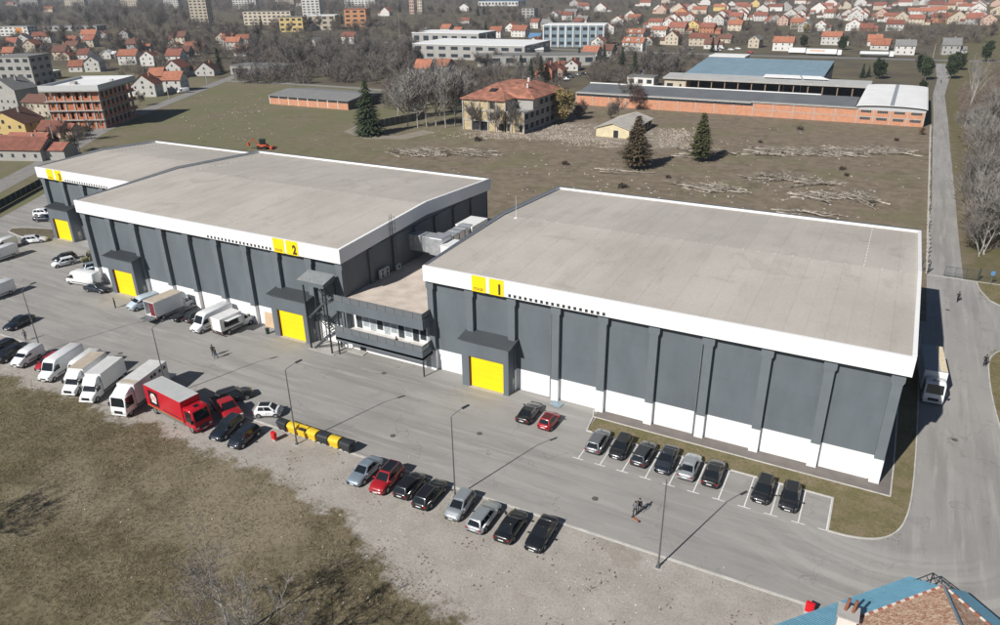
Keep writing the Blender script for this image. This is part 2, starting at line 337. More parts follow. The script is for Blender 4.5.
# parking bay markings: a T at the foot of each line
for k in range(11):
    x = -24.02+2.52*k if k < 10 else 1.18
    mb = MB(); mb.quad((x-.06,61.75,.018),(x+.06,61.75,.018),(x+.06,66.95,.018),(x-.06,66.95,.018))
    if k < 10: mb.quad((x-.62,61.63,.018),(x+.62,61.63,.018),(x+.62,61.75,.018),(x-.62,61.75,.018))
    else: mb.quad((x-.8,61.7,.019),(x-.06,61.7,.019),(x-.06,61.8,.019),(x-.8,61.8,.019))
    struct(ob('parking_line', mb, M_LINE))
for (x, y) in [(-19.9,56.2),(-54.4,67.6),(-44.7,56.1),(-91.6,55.4),(12.2,84),(12.2,123.2),(-36,61)]:
    tag(ob('manhole_cover', MB().cyl((0,0,0), .33, .02, 20).cyl((0,0,.012), .27, .012, 20), mat('cast_iron', (.11,.10,.09), rough=.7, var=.2), loc=(x,y,.022)),
        {(-19.9): 'round iron manhole cover in the yard near the walking pair', -54.4: 'round iron manhole cover in the yard below the office balcony', -44.7: 'round iron manhole cover in the middle of the yard above the parked silver sedan',
         -91.6: 'round iron manhole cover in the yard behind the white vans', 12.2: 'round iron manhole cover in the side road %s' % ('in front of the grey truck' if y < 100 else 'near the gate'), -36: 'faint manhole cover in the yard left of the parked black coupe'}[x], 'manhole cover', 'manhole covers')
# ------------------------------------------------------------------ sound stages
M_CLAD = mat('grey_cladding', (.122, .142, .158), rough=.62, var=.15, scale=.35, streak=(1,1,.35), world=True, objvar=.018)
M_COLG = mat('grey_column', (.138, .158, .174), rough=.65, var=.08, scale=.6, world=True)
M_PLINTH = mat('white_plinth', (.80, .80, .79), rough=.75, var=.05, scale=.6, world=True)
M_FASC = mat('white_fascia', (.82, .82, .81), rough=.55, var=.03, scale=.5, world=True)
M_YEL = mat('yellow_panel', (.90, .66, .008), rough=.45, var=.04, scale=.7)
M_INK = mat('sign_ink', (.06, .035, .02), rough=.6, var=0)
M_CORR = mat('corrugated_grey', (.10, .112, .122), rough=.5, metal=.2, var=.12, scale=.8)
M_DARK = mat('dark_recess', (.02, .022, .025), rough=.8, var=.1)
m, n, L, b = nodes_mat('roof_membrane'); g = NG(n, L); b.inputs['Roughness'].default_value = .82; b.inputs['Specular IOR Level'].default_value = .25
a1 = g.noise(.05, 5, .6, off=(2,2,0)); a2 = g.noise(.35, 6, .62, st=(1,.25,1)); a3 = g.noise(3., 4, .65); a4 = g.noise(.14, 6, .7, off=(17,5,0), dist=1.2)
c = g.mix(g.ramp(a1, .32, .68), (.425, .392, .350), (.505, .470, .422)); c = g.mix(g.math('MULTIPLY', g.ramp(a2, .5, .72), .4), c, (.35, .322, .288))
c = g.mix(g.math('MULTIPLY', g.ramp(a4, .56, .66), .30), c, (.30, .27, .24))
oi = n.new('ShaderNodeObjectInfo'); c = g.scale(c, g.math('MULTIPLY', g.ramp(oi.outputs['Random'], 0, 1, .975, 1.022), g.ramp(a3, .25, .75, .95, 1.05)))
L.new(c, b.inputs['Base Color']); g.bump(b, a3, .1, .02); M_ROOF = m
_TX = {}
def text_mesh(s, size):
    if (s, size) in _TX: return _TX[(s, size)]
    cu = bpy.data.curves.new('t', 'FONT'); cu.body = s; cu.size = size; cu.extrude = .012; cu.resolution_u = 3; cu.offset = size*(.055 if len(s) == 1 else .02)
    o = bpy.data.objects.new('t', cu); COL.objects.link(o); dg = bpy.context.evaluated_depsgraph_get(); dg.update()
    me = bpy.data.meshes.new_from_object(o.evaluated_get(dg)); bpy.data.objects.remove(o)
    me.materials.clear(); _TX[(s, size)] = me; return me
def put_text(s, size, x, y, z, parent, m=M_INK, name='lettering', rot=(R_(90),0,0), sx=1):
    o = ob(name, text_mesh(s, size), m, parent); o.location = (x, y, z); o.rotation_euler = rot; o.scale.x = sx; return o
def portal(x0, parent, yw, wd=6.7, depth=2.2):
    """gate house: piers, lintel, roller door, side walls and a ribbed lean-to roof. x0 left, yw wall plane (local)"""
    p = bpy.data.objects.new('gate_porch', None); COL.objects.link(p); p.parent = parent; p.location = (x0, yw-depth, 0)
    mb = MB(); d0, d1, dz = 1.05, wd-.72, 4.42
    mb.box(0,d0,0,.35,0,6.6).box(d1,wd,0,.35,0,6.6).box(d0,d1,0,.35,dz,6.6)
    mb.extr([(.35,0),(depth+.04,0),(depth+.04,6.98),(.35,6.66)], 'x', 0, .2).extr([(.35,0),(depth+.04,0),(depth+.04,6.98),(.35,6.66)], 'x', wd-.2, wd)
    ob('porch_wall', mb, M_CLAD, p, fix=True)
    mb = MB(); mb.slab([(-.35,-.3,6.62),(wd+.35,-.3,6.62),(wd+.35,depth+.0,7.06),(-.35,depth+.0,7.06)], .07)
    k = 0; x = -.3
    while x < wd+.3:
        mb.slab([(x,-.305,6.69),(x+.10,-.305,6.69),(x+.10,depth,7.13),(x,depth,7.13)], .05); x += .235
    ob('porch_roof', mb, M_CORR, p, fix=True)
    dr = ob('gate', MB().box(d0+.02,d1-.02,.30,.36,0.06,dz-.003), M_YEL, p)
    for i in range(1, 5): ob('panel_joint', MB().box(d0+.03,d1-.03,.296,.3,i*.88-.012,i*.88+.012), mat('yellow_joint', (.62,.44,.006), rough=.6, var=0), dr)
    ob('door_jamb', MB().box(d0+.001,d0+.10,.06,.295,0,dz-.002), mat('jamb_red', (.12,.03,.02), rough=.7), p)
    ob('threshold', MB().box(d0,d1,-.25,.3,.012,.05), M_CONC, p)
    sdoor = ob('side_door', MB().box(wd,wd+.03,.9,1.75,.05,2.1), mat('side_door_grey', (.2,.215,.2), rough=.6), p)
    ob('door_window', MB().box(wd+.03,wd+.04,1.12,1.5,1.15,1.85), mat('pale_pane', (.45,.47,.42), rough=.3), sdoor)
    return p
def stage(num, label, x0, x1, yf, yb, zt, colr, signs, vents, portals, ridge_y, rise=1.07, nstrip=28, pipes=(), sidewin=False):
    T = thing('stage_building', label, 'building', (x0, yf, 0)); Lx, D, yr = x1-x0, yb-yf, ridge_y-yf; zr = zt+rise; fh = 2.05; zb = zt-fh
    # fascia
    ob('front_fascia', MB().box(0,Lx,0,.35,zb,zt), M_FASC, T)
    ob('back_fascia', MB().box(0,Lx,D-.35,D,zb,zt), M_FASC, T)
    for xa, xb in ((0,.35),(Lx-.35,Lx)):
        ob('side_fascia', MB().extr([(.352,zb),(yr,zb+rise),(D-.352,zb),(D-.352,zt),(yr,zr),(.352,zt)], 'x', xa, xb), M_FASC, T, fix=True)
    ob('soffit', MB().box(.3,Lx-.3,.3,D-.3,zb+.05,zb+.12), M_CLAD, T)
    cap = MB()
    ob('parapet_cap', MB().box(-.03,Lx+.03,D-.38,D+.03,zt,zt+.04), M_GALV, T)
    for xa in (-.03, Lx-.38):
        ob('parapet_cap', MB().extr([(.36,zt+.002),(yr,zr+.002),(D-.39,zt+.002),(D-.39,zt+.04),(yr,zr+.04),(.36,zt+.04)], 'x', xa, xa+.41), M_GALV if xa < 0 else M_FASC, T, fix=True)
    # roof: membrane sheets laid ridge to eave
    d = .38
    ob('roof_deck', MB().extr([(.35,zt-d-.5),(D-.35,zt-d-.5),(D-.35,zt-d-.03),(yr,zr-d-.03),(.35,zt-d-.03)], 'x', .36, Lx-.36), mat('membrane_seam', (.40,.37,.335), rough=.9, var=.1), T, fix=True)
    sw = (Lx-.7)/nstrip; me1 = {}
    for i in range(nstrip):
        dz = .008*(i % 2)
        for j, (ya, za, yb_, zb_) in enumerate(((.35,zt-.05,yr,zr-d),(yr,zr-d,D-.35,zt-d))):
            if (i % 2, j) not in me1:
                me1[(i%2, j)] = MB().slab([(0,ya,za+dz),(sw-.008,ya,za+dz),(sw-.008,yb_,zb_+dz),(0,yb_,zb_+dz)], .03).mesh('membrane_sheet', fix=True)
            ob('membrane_sheet', me1[(i%2,j)], M_ROOF, T, loc=(.35+i*sw, 0, 0))
    row = MB(); 
    for i in range(int(Lx/2)): row.box(1+i*2-.06,1+i*2+.06,yr-.06,yr+.06,zr-d,zr-d+.1)
    for i in range(14): 
        t = (i+.5)/14; row.box(Lx-6.1 if num == 1 else 4.1, (Lx-6.1 if num == 1 else 4.1)+.15, yr+(D-yr)*t-.1, yr+(D-yr)*t+.1, zr-d-rise*t, zr-d-rise*t+.14)
    stuff(ob('roof_anchor_row', row, mat('anchor_grey', (.55,.54,.52), rough=.7), T))
    # walls, columns
    cw = .95; edges = [c-x0 for c in colr]
    lefts = [.12]+[e-cw for e in edges[1:]]; rights = [edges[0]]+edges[1:]
    for k, (a, c_) in enumerate(zip(lefts, rights)):
        co = ob('column', MB().box(a,c_,.5,1.14,2.98,zb+.04), M_COLG, T)
        cb = ob('column_base', MB().box(a-.004,c_+.004,.496,1.14,0,2.98), M_PLINTH, co)
        ca = MB(); ca.hexa([(a-.0,.47,zb-1.3),(c_+.0,.47,zb-1.3),(c_,1.0,zb-1.3),(a,1.0,zb-1.3)], [(a-.15,.47,zb-1.0),(c_+.15,.47,zb-1.0),(c_+.15,1.0,zb-1.0),(a-.15,1.0,zb-1.0)])
        ca.box(a-.15,c_+.15,.47,1.0,zb-1.0,zb+.03); ob('bracket', ca, M_COLG, co, fix=True)
        if k < len(lefts)-1:
            xa, xb = c_, lefts[k+1]
            hp_ = (zb+.05-2.95)/6
            for q in range(6): ob('wall_panel', MB().box(xa-.01,xb+.01,1.12+.003*(q%2),1.4,2.95+q*hp_+.003,2.95+(q+1)*hp_-.003), M_CLAD, T)
            ob('wall_backing', MB().box(xa-.01,xb+.01,1.16,1.41,2.9,zb+.04), M_DARK, T)
            ob('plinth_panel', MB().box(xa-.01,xb+.01,1.08,1.4,0,2.96), M_PLINTH, T)
    xl, xr = .15, Lx-.45
    for xa, xb in ((xl,xl+.3),(xr-.3,xr)):
        ob('side_wall', MB().extr([(1.0,3),(D-.6,3),(D-.6,zb+.05),(yr,zb+rise+.02),(1.0,zb+.05)], 'x', xa, xb), M_CLAD, T, fix=True)
        ob('plinth_panel', MB().box(xa-.03,xb+.03,1.41,D-.6,0,3.0), M_PLINTH, T)
        for q in range(1, 7):
            yy = 1+q*(D-1.6)/7; ob('column', MB().box(xa-.3 if xa<1 else xb,xa if xa<1 else xb+.3,yy-.4,yy+.4,0,zb), M_CLAD, T)
    ob('back_wall', MB().box(xl,xr,D-.75,D-.5,0,zb+.05), M_CLAD, T)
    for k in pipes:
        x = lefts[k]-.22; ob('downpipe', MB().cyl((x,.82,6.5), .09, 13, 10), M_GALV, T)
        ob('pipe_strap', MB().cyl((x,.82,9), .12, .08, 10).cyl((x,.82,5), .12, .08, 10), M_GALV, T)
    # sign plates
    for (xa, xb, what) in signs:
        pl = ob('sign_plate', MB().box(xa-x0,xb-x0,-.05,.004,zb-.02,zt-.01), M_YEL, T)
        if what == 'STAGE': put_text('STAGE', .46, xa-x0+.24, -.052, zb+.2, pl, mat('sign_ink_brown', (.22,.11,.03), rough=.6, var=0), sx=1.0)
        else: put_text(what, 1.75, xb-x0-(1.0 if what != '1' else .92), -.052, zb+.22, pl, sx=.8)
    me = MB().box(-.17,.17,-.03,.004,-.17,.17).box(-.20,.20,-.02,.003,.171,.20).mesh('vent')
    va, vb, vn = vents
    for i in range(vn): ob('vent', me, M_DSTEEL, T, loc=(va-x0+(vb-va)*i/(vn-1), 0, zb+.27))
    for xp in portals: portal(xp-x0, T, 1.1)
    return T
ST1 = stage(1, 'long grey hall with white roof edge and yellow number 1 sign, nearest the parked row', -49.45, 5.64, 70.95, 113.1, 15.07,
    [-48.5,-42.62,-36.7,-30.8,-24.93,-18.93,-12.95,-6.95,-.93,5.1], [(-42.28,-40.33,'STAGE'),(-39.85,-37.88,'1')], (-37.09,-25.17,18), [-43.5], 92.4, pipes=(3,6))
ST2 = stage(2, 'middle grey hall with two yellow gates and yellow number 2 sign', -119.2, -62.78, 70.93, 113.1, 15.07,
    [-118.1,-111.75,-105.7,-99.25,-93.3,-87.15,-81.0,-74.88,-68.65,-63.2], [(-74.69,-72.65,'STAGE'),(-72.28,-70.1,'2')], (-87.9,-75.4,18), [-112.75,-75.9], 92.2, nstrip=20, pipes=(3,))
ST3 = stage(3, 'farthest grey hall with yellow number 3 sign at its left corner', -152.3, -119.6, 84.6, 113.4, 14.45,
    [-151.1,-145.2,-139.0,-132.8,-126.6,-120.1], [(-148.7,-146.6,'STAGE'),(-146.0,-143.9,'3')], (-143.0,-130.5,18), [-150.2], 100, rise=.8, nstrip=14)
# roof ladder, wall units and lightning rod
t = thing('roof_ladder', 'caged steel ladder against the end wall of the middle hall', 'ladder', (-62.55, 82.4, 8))
ob('rail', MB().tube([(0,-.25,.1),(0,-.25,8.9)], .03, 6), M_DSTEEL, t); ob('rail', MB().tube([(0,.25,.1),(0,.25,8.9)], .03, 6), M_DSTEEL, t)
me = MB().tube([(0,-.25,0),(0,.25,0)], .018, 5).mesh('rung')
for i in range(28): ob('rung', me, M_DSTEEL, t, loc=(0,0,.3+i*.3))
hp = MB().tube([(0+.72*math.sin(a), .42*math.cos(a), 0) for a in [math.pi*i/8 for i in range(9)]], .02, 5).mesh('cage_hoop')
for i in range(8): ob('cage_hoop', hp, M_DSTEEL, t, loc=(0,0,2.2+i*.9))
for a in (.25,.5,.75): ob('cage_bar', MB().tube([(.72*math.sin(math.pi*a), .42*math.cos(math.pi*a), 2.2),(.72*math.sin(math.pi*a), .42*math.cos(math.pi*a), 8.5)], .015, 5), M_DSTEEL, t)
for i, (y, z, s, l) in enumerate(((79.5,7.95,.85,'left of the two tall white cooling units on the dark end wall'),(80.65,7.95,.85,'right of the two tall white cooling units on the dark end wall'),(83.6,7.95,.5,'small square white cooling unit on the dark end wall'))):
    t = thing('cooling_unit', l, 'air conditioner', (-62.6, y, z), group='cooling units on the end wall')
    ob('case', MB().box(-.3,.1,-.48,.48,0,1.6*s), mat('unit_white', (.62,.63,.62), rough=.5, var=.05), t, bevel=.03)
    for zz in ((.42*s,1.15*s) if s > .7 else (.44,)):
        f = ob('fan', MB().cyl((.105,0,zz), .28, .02, 16, 'x'), M_TRIM, t); ob('fan_hub', MB().cyl((.12,0,zz), .09, .02, 10, 'x'), M_GALV, f)
tag(ob('lightning_rod', MB().tube([(0,0,0),(0,0,3.4)], [.03,.012], 6).box(-.25,.25,-.25,.25,0,.12), M_FASC, loc=(-46.8,91.8,15.7)), 'thin white lightning rod on the roof of the nearest hall', 'rod')
# ------------------------------------------------------------------ office block between the halls
T = thing('office_block', 'low two storey office block with balcony between the two halls', 'building', (-56.4, 71.5, 0))
hx0, hx1 = -7.0, 7.45
M_WIN = mat('window_glass', (.035,.045,.055), rough=.08, var=0, spec=.6); M_FR = mat('white_frame', (.74,.75,.74), rough=.5, var=.04)
ob('wall', MB().box(hx0,hx1,0,30,0,2.55), M_PLINTH, T); ob('wall', MB().box(hx0,hx1,1.1,30,2.9,7.3), M_PLINTH, T)
ob('balcony', MB().box(hx0,hx1,-2.5,1.1,2.56,2.9).box(hx0,hx1,-2.5,-2.3,2.3,3.72).box(hx1-.2,hx1,-2.299,-.2,2.3,3.72), M_CLAD, T)
ob('balcony_floor', MB().box(hx0+.02,hx1-.21,-2.29,1.09,2.9,2.93), mat('terrace_tile', (.62,.60,.57), rough=.8, var=.12, scale=1.5), T)
ob('roof_band', MB().box(hx0,hx1+.05,-2.1,-1.85,6.75,8.15).box(hx1-.2,hx1+.05,-1.849,-.2,6.75,8.15), M_CLAD, T)
M_DECK = mat('roof_terrace', (.57,.495,.425), rough=.9, var=.2, scale=.5, world=True)
ob('roof_terrace', MB().box(hx0,hx1,-1.84,41,7.3,7.75), M_DECK, T)
M_RAILP = mat('rail_panel', (.17,.185,.195), rough=.35, metal=.2, var=.1)
pm = MB().box(0,1.38,-.02,.02,0,.82).mesh('rail_panel'); pp = MB().box(-.03,.03,-.03,.03,0,.9).mesh('rail_post')
for i in range(10):
    x = hx0+.03+i*1.44
    ob('rail_panel', pm, M_RAILP, T, loc=(x,-2.4,3.72)); ob('rail_panel', pm, M_RAILP, T, loc=(x,-1.98,8.15)); ob('rail_post', pp, M_DSTEEL, T, loc=(x-.03,-2.4,3.72)); ob('rail_post', pp, M_DSTEEL, T, loc=(x-.03,-1.98,8.15))
for (yy, zz) in ((-2.38,3.72),(-1.0,3.72),(-1.95,8.15),(-.95,8.15)):
    ob('rail_panel', MB().box(hx1-.12,hx1-.08,yy,yy+(1.3 if zz<5 else .95),zz,zz+.82), M_RAILP, T)
ob('rail_cap', MB().box(hx0,hx1,-2.44,-2.36,4.54,4.6), M_GALV, T); ob('rail_cap', MB().box(hx0,hx1,-2.02,-1.94,8.97,9.03), M_GALV, T)
for i in range(11):
    x = hx0+1.0+i*1.2; dark = i == 8
    w_ = ob('window', MB().box(x-.08,x+1.06,1.05,1.12,2.95 if i%2 == 0 or dark else 3.4,5.8), M_FR, T)
    ob('pane', MB().box(x,x+.98,1.035,1.05,3.03 if i%2==0 or dark else 3.48,5.72), M_WIN if (dark or i%3 == 0) else mat('curtained_pane', (.33,.37,.4), rough=.12, var=.3, scale=2), w_)
for x in (-2.6,-1.9,.1,1.2,2.3,4.3,5.0):
    w_ = ob('window', MB().box(x-.4,x+.4,-.04,.01,1.0,2.0), M_FR, T); ob('pane', MB().box(x-.33,x+.33,-.052,-.04,1.07,1.93), M_WIN, w_)
ob('door', MB().box(-4.9,-3.9,-.05,.01,.02,2.15), M_DARK, T); ob('door', MB().box(6.3,7.2,-.05,.01,.02,2.15), mat('grey_door', (.3,.32,.33), rough=.5), T)
ob('doorstep', MB().box(-6.4,-3.6,-1.2,-.02,.012,.12), M_CONC, T)
ob('support_post', MB().box(7.25,7.4,-2.3,-2.15,.01,2.3), M_DSTEEL, T); ob('support_post', MB().box(-6.95,-6.8,-2.3,-2.15,.01,2.3), M_DSTEEL, T)
for (x, y, s) in ((-5.2,-.9,1.),(-2.6,-.6,.7),(1.3,-1.2,.6)):
    ob('puddle', MB().add([(x+s*math.cos(a)*(1+.3*math.sin(3*a+x)),y+.45*s*math.sin(a),7.757) for a in [2*math.pi*i/14 for i in range(14)]], [tuple(range(14))]), mat('wet_moss', (.10,.085,.045), rough=.5, var=.3, scale=3), T)
# air ducts and plant on the terrace
t = thing('air_duct', 'silver square ventilation duct from the dark wall over the office roof', 'duct', (-60, 89.1, 7.75))
M_DUCT = mat('duct_foil', (.58,.60,.62), rough=.35, metal=.55, var=.2, scale=1.6)
ob('duct_branch', MB().box(-3.25,.5,-1.5,.8,1.95,4.45), M_DUCT, t, bevel=.04); ob('elbow', MB().box(.5,3.0,-1.75,1.1,1.75,4.6), M_DUCT, t, bevel=.18); ob('duct_run', MB().box(.75,2.75,1.1,8.0,1.95,4.1), M_DUCT, t, bevel=.05)
for y in (1.9,3.6,5.3,7.0): ob('flange', MB().box(.68,2.82,y,y+.12,1.9,4.17), M_GALV, t)
for x in (-2.3,-.9): ob('flange', MB().box(x,x+.12,-1.57,.87,1.88,4.52), M_GALV, t)
for y in (-.6,3,6.6): ob('support_leg', MB().box(.9,1.0,y,y+.1,0,1.95).box(2.5,2.6,y,y+.1,0,1.95).box(.9,2.6,y+.02,y+.08,1.0,1.06), M_DSTEEL, t)
M_UNIT = mat('unit_white', (.62,.63,.62)); M_UNITB = mat('unit_bright', (.76,.77,.76), rough=.5, var=.05)
t = thing('air_handler', 'long white air handling unit at the end of the silver duct', 'ventilation unit', (-58.45, 98.7, 7.75))
ob('casing', MB().box(-1.55,1.55,-2.6,2.6,.9,3.9), M_UNITB, t, bevel=.05); ob('base_frame', MB().box(-1.4,1.4,-2.5,2.5,0,.9), M_DSTEEL, t)
for y in (-2.55,-1.25,.05,1.35): ob('lid', MB().box(-1.6,1.6,y,y+1.22,3.9,4.0), M_UNITB, t)
for y in (-2.3,-.6,1.1): ob('access_panel', MB().box(1.55,1.58,y,y+1.3,1.2,3.6), M_FR, t)
t = thing('plant_box', 'smaller white plant housing beside the roof edge of the nearest hall', 'ventilation unit', (-56.0, 88.6, 7.75))
ob('casing', MB().box(-1.05,1.05,-1.7,1.7,1.2,3.65), M_UNITB, t, bevel=.04); ob('lid', MB().box(-1.12,1.12,-1.77,1.77,3.65,3.75), M_UNITB, t); ob('base_frame', MB().box(-.95,.95,-1.6,1.6,0,1.2), M_DSTEEL, t)
t = thing('guard_rail', 'thin bent guard rail on the office roof by the red box', 'railing', (-54.3, 86.5, 7.75))
ob('top_rail', MB().tube([(0,0,0),(0,0,1.0),(.3,.1,1.15),(3.2,.6,1.15),(3.4,.6,1.0),(3.4,.6,0)], .025, 6), M_GALV, t); ob('mid_rail', MB().tube([(0,0,.55),(3.4,.6,.55)], .02, 6), M_GALV, t)
t = thing('roof_box', 'small red and black box left on the office roof', 'box', (-54.8, 84.6, 7.75)); ob('case', MB().box(-.45,.45,-.3,.3,0,.35), mat('case_red', (.5,.02,.03), rough=.5), t, bevel=.03); ob('lid', MB().box(-.47,.47,-.32,.32,.35,.45), M_TRIM, t)
# outside stair of dark steel with a lean-to canopy
t = thing('fire_stair', 'dark steel zigzag stair under a grey canopy beside the middle gate', 'staircase', (-66.2, 70.0, 0))
for x in (-1.9,1.9):
    for y in (-1.1,.95): ob('post', MB().box(x-.09,x+.09,y-.09,y+.09,0,10.05), M_DSTEEL, t)
tread = MB().box(0,.28,-.42,.42,0,.04).mesh('tread'); fl = [0, 2.5, 5.0, 7.5]
for k in range(4):
    z0 = fl[k]; s = 1 if k % 2 == 0 else -1; yy = -.55 if k % 2 == 0 else .45
    ob('stringer', MB().tube([(-1.4*s,yy-.45,z0+.05),(1.3*s,yy-.45,z0+2.5)], .06, 4), M_DSTEEL, t); ob('stringer', MB().tube([(-1.4*s,yy+.45,z0+.05),(1.3*s,yy+.45,z0+2.5)], .06, 4), M_DSTEEL, t)
    ob('handrail', MB().tube([(-1.4*s,yy-.45,z0+1.05),(1.3*s,yy-.45,z0+3.5)], .03, 5).tube([(-1.4*s,yy-.45,z0+.6),(1.3*s,yy-.45,z0+3.05)], .02, 5), M_DSTEEL, t)
    for i in range(10): ob('tread', tread, M_GALV, t, loc=(-1.4*s+s*i*.27-.14, yy, z0+.2+i*.25))
    if k < 3: ob('landing', MB().box(1.2*s if s>0 else -1.85,1.85 if s>0 else -1.2,-1.05,.9,z0+2.44,z0+2.5), M_GALV, t)
    for i in range(6): ob('baluster', MB().box(-1.9+i*.7,-1.87+i*.7,-1.12,-1.09,z0+2.5,z0+3.5), M_DSTEEL, t)
ob('canopy', MB().extr([(-1.5,10.05),(.9,10.6),(.9,11.25),(-1.5,10.65)], 'x', -2.35, 2.1), M_CLAD, t, fix=True)
ob('canopy_sheet', MB().slab([(-2.45,-1.6,10.64),(2.2,-1.6,10.64),(2.2,.92,11.27),(-2.45,.92,11.27)], .05), mat('canopy_sheet_grey', (.27,.29,.30), rough=.5, metal=.2, var=.15), t)
ob('slab', MB().box(-2.2,2.4,-1.5,1.2,.012,.09), M_CONC, t)
# ------------------------------------------------------------------ cars
CARS = {  # L, half width, belt z, roof z, greenhouse base (rear, front), roof (rear, front), rear deck z, hood z, wheel r, wheelbase/2
 'sedan': (4.65,.90,.92,1.44,-1.78,1.02,-.95,.18,.98,.80,.32,1.36),
 'coupe': (4.50,.91,.90,1.36,-1.75,.95,-.85,.05,.96,.78,.33,1.33),
 'hatch': (4.15,.88,.93,1.48,-1.98,1.10,-1.62,.30,.93,.84,.31,1.29),
 'wagon': (4.65,.90,.93,1.49,-2.22,1.02,-1.85,.20,.93,.82,.32,1.36),
 'suv':   (4.55,.93,1.05,1.70,-2.15,1.08,-1.85,.30,1.05,.98,.36,1.34),
 'small': (3.30,.82,.92,1.50,-1.45,1.05,-1.15,.35,.92,.84,.29,1.02)}
_CP = {}
def lerp(a, b, t): return tuple(a[i]+(b[i]-a[i])*t for i in range(3))
def pane(c, u0, u1, v0, v1, off=.012):
    """plate on the face with corners c (bottom-left, bottom-right, top-right, top-left), inset in u,v"""
    P = lambda u, v: Vector(lerp(lerp(c[0], c[1], u), lerp(c[3], c[2], u), v))
    q = [P(u0,v0),P(u1,v0),P(u1,v1),P(u0,v1)]; nrm = (q[1]-q[0]).cross(q[3]-q[0]).normalized()
    return MB().hexa([p-nrm*.01 for p in q], [p+nrm*off for p in q])
def car_parts(kind):
    if kind in _CP: return _CP[kind]
    L_, W, zb, zr, g0, g1, r0, r1, zd, zh, wr, wb = CARS[kind]; f, r = L_/2, -L_/2; P = []
    st = [(r,.80,.42,zd-.18,zd-.12),(r+.10,.93,.30,zd-.06,zd-.0),(r+.45,.985,.22,zd-.02,zd+.03),(g0+.3,1,.2,zb-.02,zd+.02),(0,1,.2,zb,zb+.02),(g1,1,.2,zb-.02,zb+.03),
          (g1+.45,.985,.2,zh+.04,zh+.11),(f-.45,.96,.22,zh-.06,zh+.03),(f-.12,.88,.28,zh-.18,zh-.10),(f,.72,.38,zh-.30,zh-.24)]
    rings = []
    for y, k, z0, zs, zt in st:
        h = W*k; half = [(h*.86,z0),(h*.99,z0+.10),(h,z0+.3),(h*.985,zs-.12),(h*.93,zs-.01),(h*.72,zt),(h*.3,zt+.012)]
        rings.append([(x,y,z) for x, z in half]+[(-x,y,z) for x, z in half[::-1]])
    body = MB().loft(rings)
    bz = zb-.03; hw, hr = W*.90, W*.68
    base = [(-hw,g0,bz),(hw,g0,bz),(hw,g1,bz),(-hw,g1,bz)]; top = [(-hr,r0,zr),(hr,r0,zr),(hr,r1,zr),(-hr,r1,zr)]
    gh = MB().hexa(base, top); me = gh.mesh('g', bevel=.075, seg=3, ang=20)
    bm = bmesh.new(); bm.from_mesh(body.mesh('b', fix=True)); bm.from_mesh(me); bd = bpy.data.meshes.new('car_body'); bm.to_mesh(bd); bm.free()
    bd.polygons.foreach_set('use_smooth', [True]*len(bd.polygons)); P.append(('body', bd, 'paint', None))
    # panes
    fr = [base[2],base[3],top[3],top[2]]; bk = [base[0],base[1],top[1],top[0]]; rt = [base[1],base[2],top[2],top[1]]; lf = [base[3],base[0],top[0],top[3]]
    P.append(('windshield', pane(fr,.07,.93,.06,.90).mesh('windshield'), M_GLASS, None)); P.append(('rear_window', pane(bk,.09,.91,.12,.88).mesh('rear_window'), M_GLASS, None))
    spl = ((.06,.30),(.33,.60),(.63,.90)) if kind in ('wagon','suv','hatch') else ((.13,.46),(.49,.88))
    for a, c in spl:
        P.append(('side_window', pane(rt,a,c,.14,.86).mesh('side_window'), M_GLASS, None)); P.append(('side_window', pane(lf,1-c,1-a,.14,.86).mesh('side_window'), M_GLASS, None))
    rp = [(-hr*.86,r0+.12,zr-.012),(hr*.86,r0+.12,zr-.012),(hr*.86,r1-.12,zr-.012),(-hr*.86,r1-.12,zr-.012)]
    P.append(('roof_panel', MB().slab(rp, .022).mesh('roof_panel'), 'roof', None))
    if kind in ('wagon','suv'):
        for s in (-1,1): P.append(('roof_rail', MB().tube([(s*hr*.93,r0+.2,zr+.05),(s*hr*.93,r1-.1,zr+.05)], .022, 6).mesh('roof_rail'), 'rail', None))
    for s in (-1,1):
        P.append(('headlight', MB().hexa([(s*W*.48,f-.16,zh-.30),(s*W*.80,f-.30,zh-.28),(s*W*.80,f-.02-.10,zh-.30),(s*W*.48,f+.01,zh-.32)][::s],[(s*W*.50,f-.30,zh-.10),(s*W*.86,f-.40,zh-.09),(s*W*.83,f-.15,zh-.16),(s*W*.50,f-.03,zh-.19)][::s]).mesh('headlight', fix=True), M_HEAD, None))
        P.append(('tail_light', MB().box(min(s*W*.55,s*W*.9),max(s*W*.55,s*W*.9),r-.0,r+.22,zd-.30,zd-.12).mesh('tail_light'), M_TAIL, None))
        P.append(('mirror', MB().box(min(s*W*.9,s*(W+.17)),max(s*W*.9,s*(W+.17)),g1-.28,g1-.16,zb,zb+.13).mesh('mirror', bevel=.02), 'paint', None))
    for s in (-1,1): P.append(('sill', MB().box(min(s*W*.95,s*(W+.008)),max(s*W*.95,s*(W+.008)),-wb+wr*1.1,wb-wr*1.1,.20,.31).mesh('sill'), M_TRIM, None)); P.append(('door_seam', MB().box(min(s*W*.98,s*(W+.004)),max(s*W*.98,s*(W+.004)),-.10,-.08,.32,zb-.16).mesh('door_seam'), M_TRIM, None)); P.append(('door_handle', MB().box(min(s*W*.98,s*(W+.02)),max(s*W*.98,s*(W+.02)),-.02+.1,.3,zb-.24,zb-.2).mesh('door_handle'), M_RIM, None))
    P.append(('grille', MB().box(-W*.42,W*.42,f-.06,f+.012,zh-.36,zh-.25).mesh('grille'), M_TRIM, None))
    P.append(('bumper', MB().box(-W*.7,W*.7,f-.1,f+.02,.30,.40).mesh('bumper'), M_TRIM, None))
    P.append(('bumper', MB().box(-W*.75,W*.75,r-.02,r+.1,.34,.44).mesh('bumper'), M_TRIM, None))
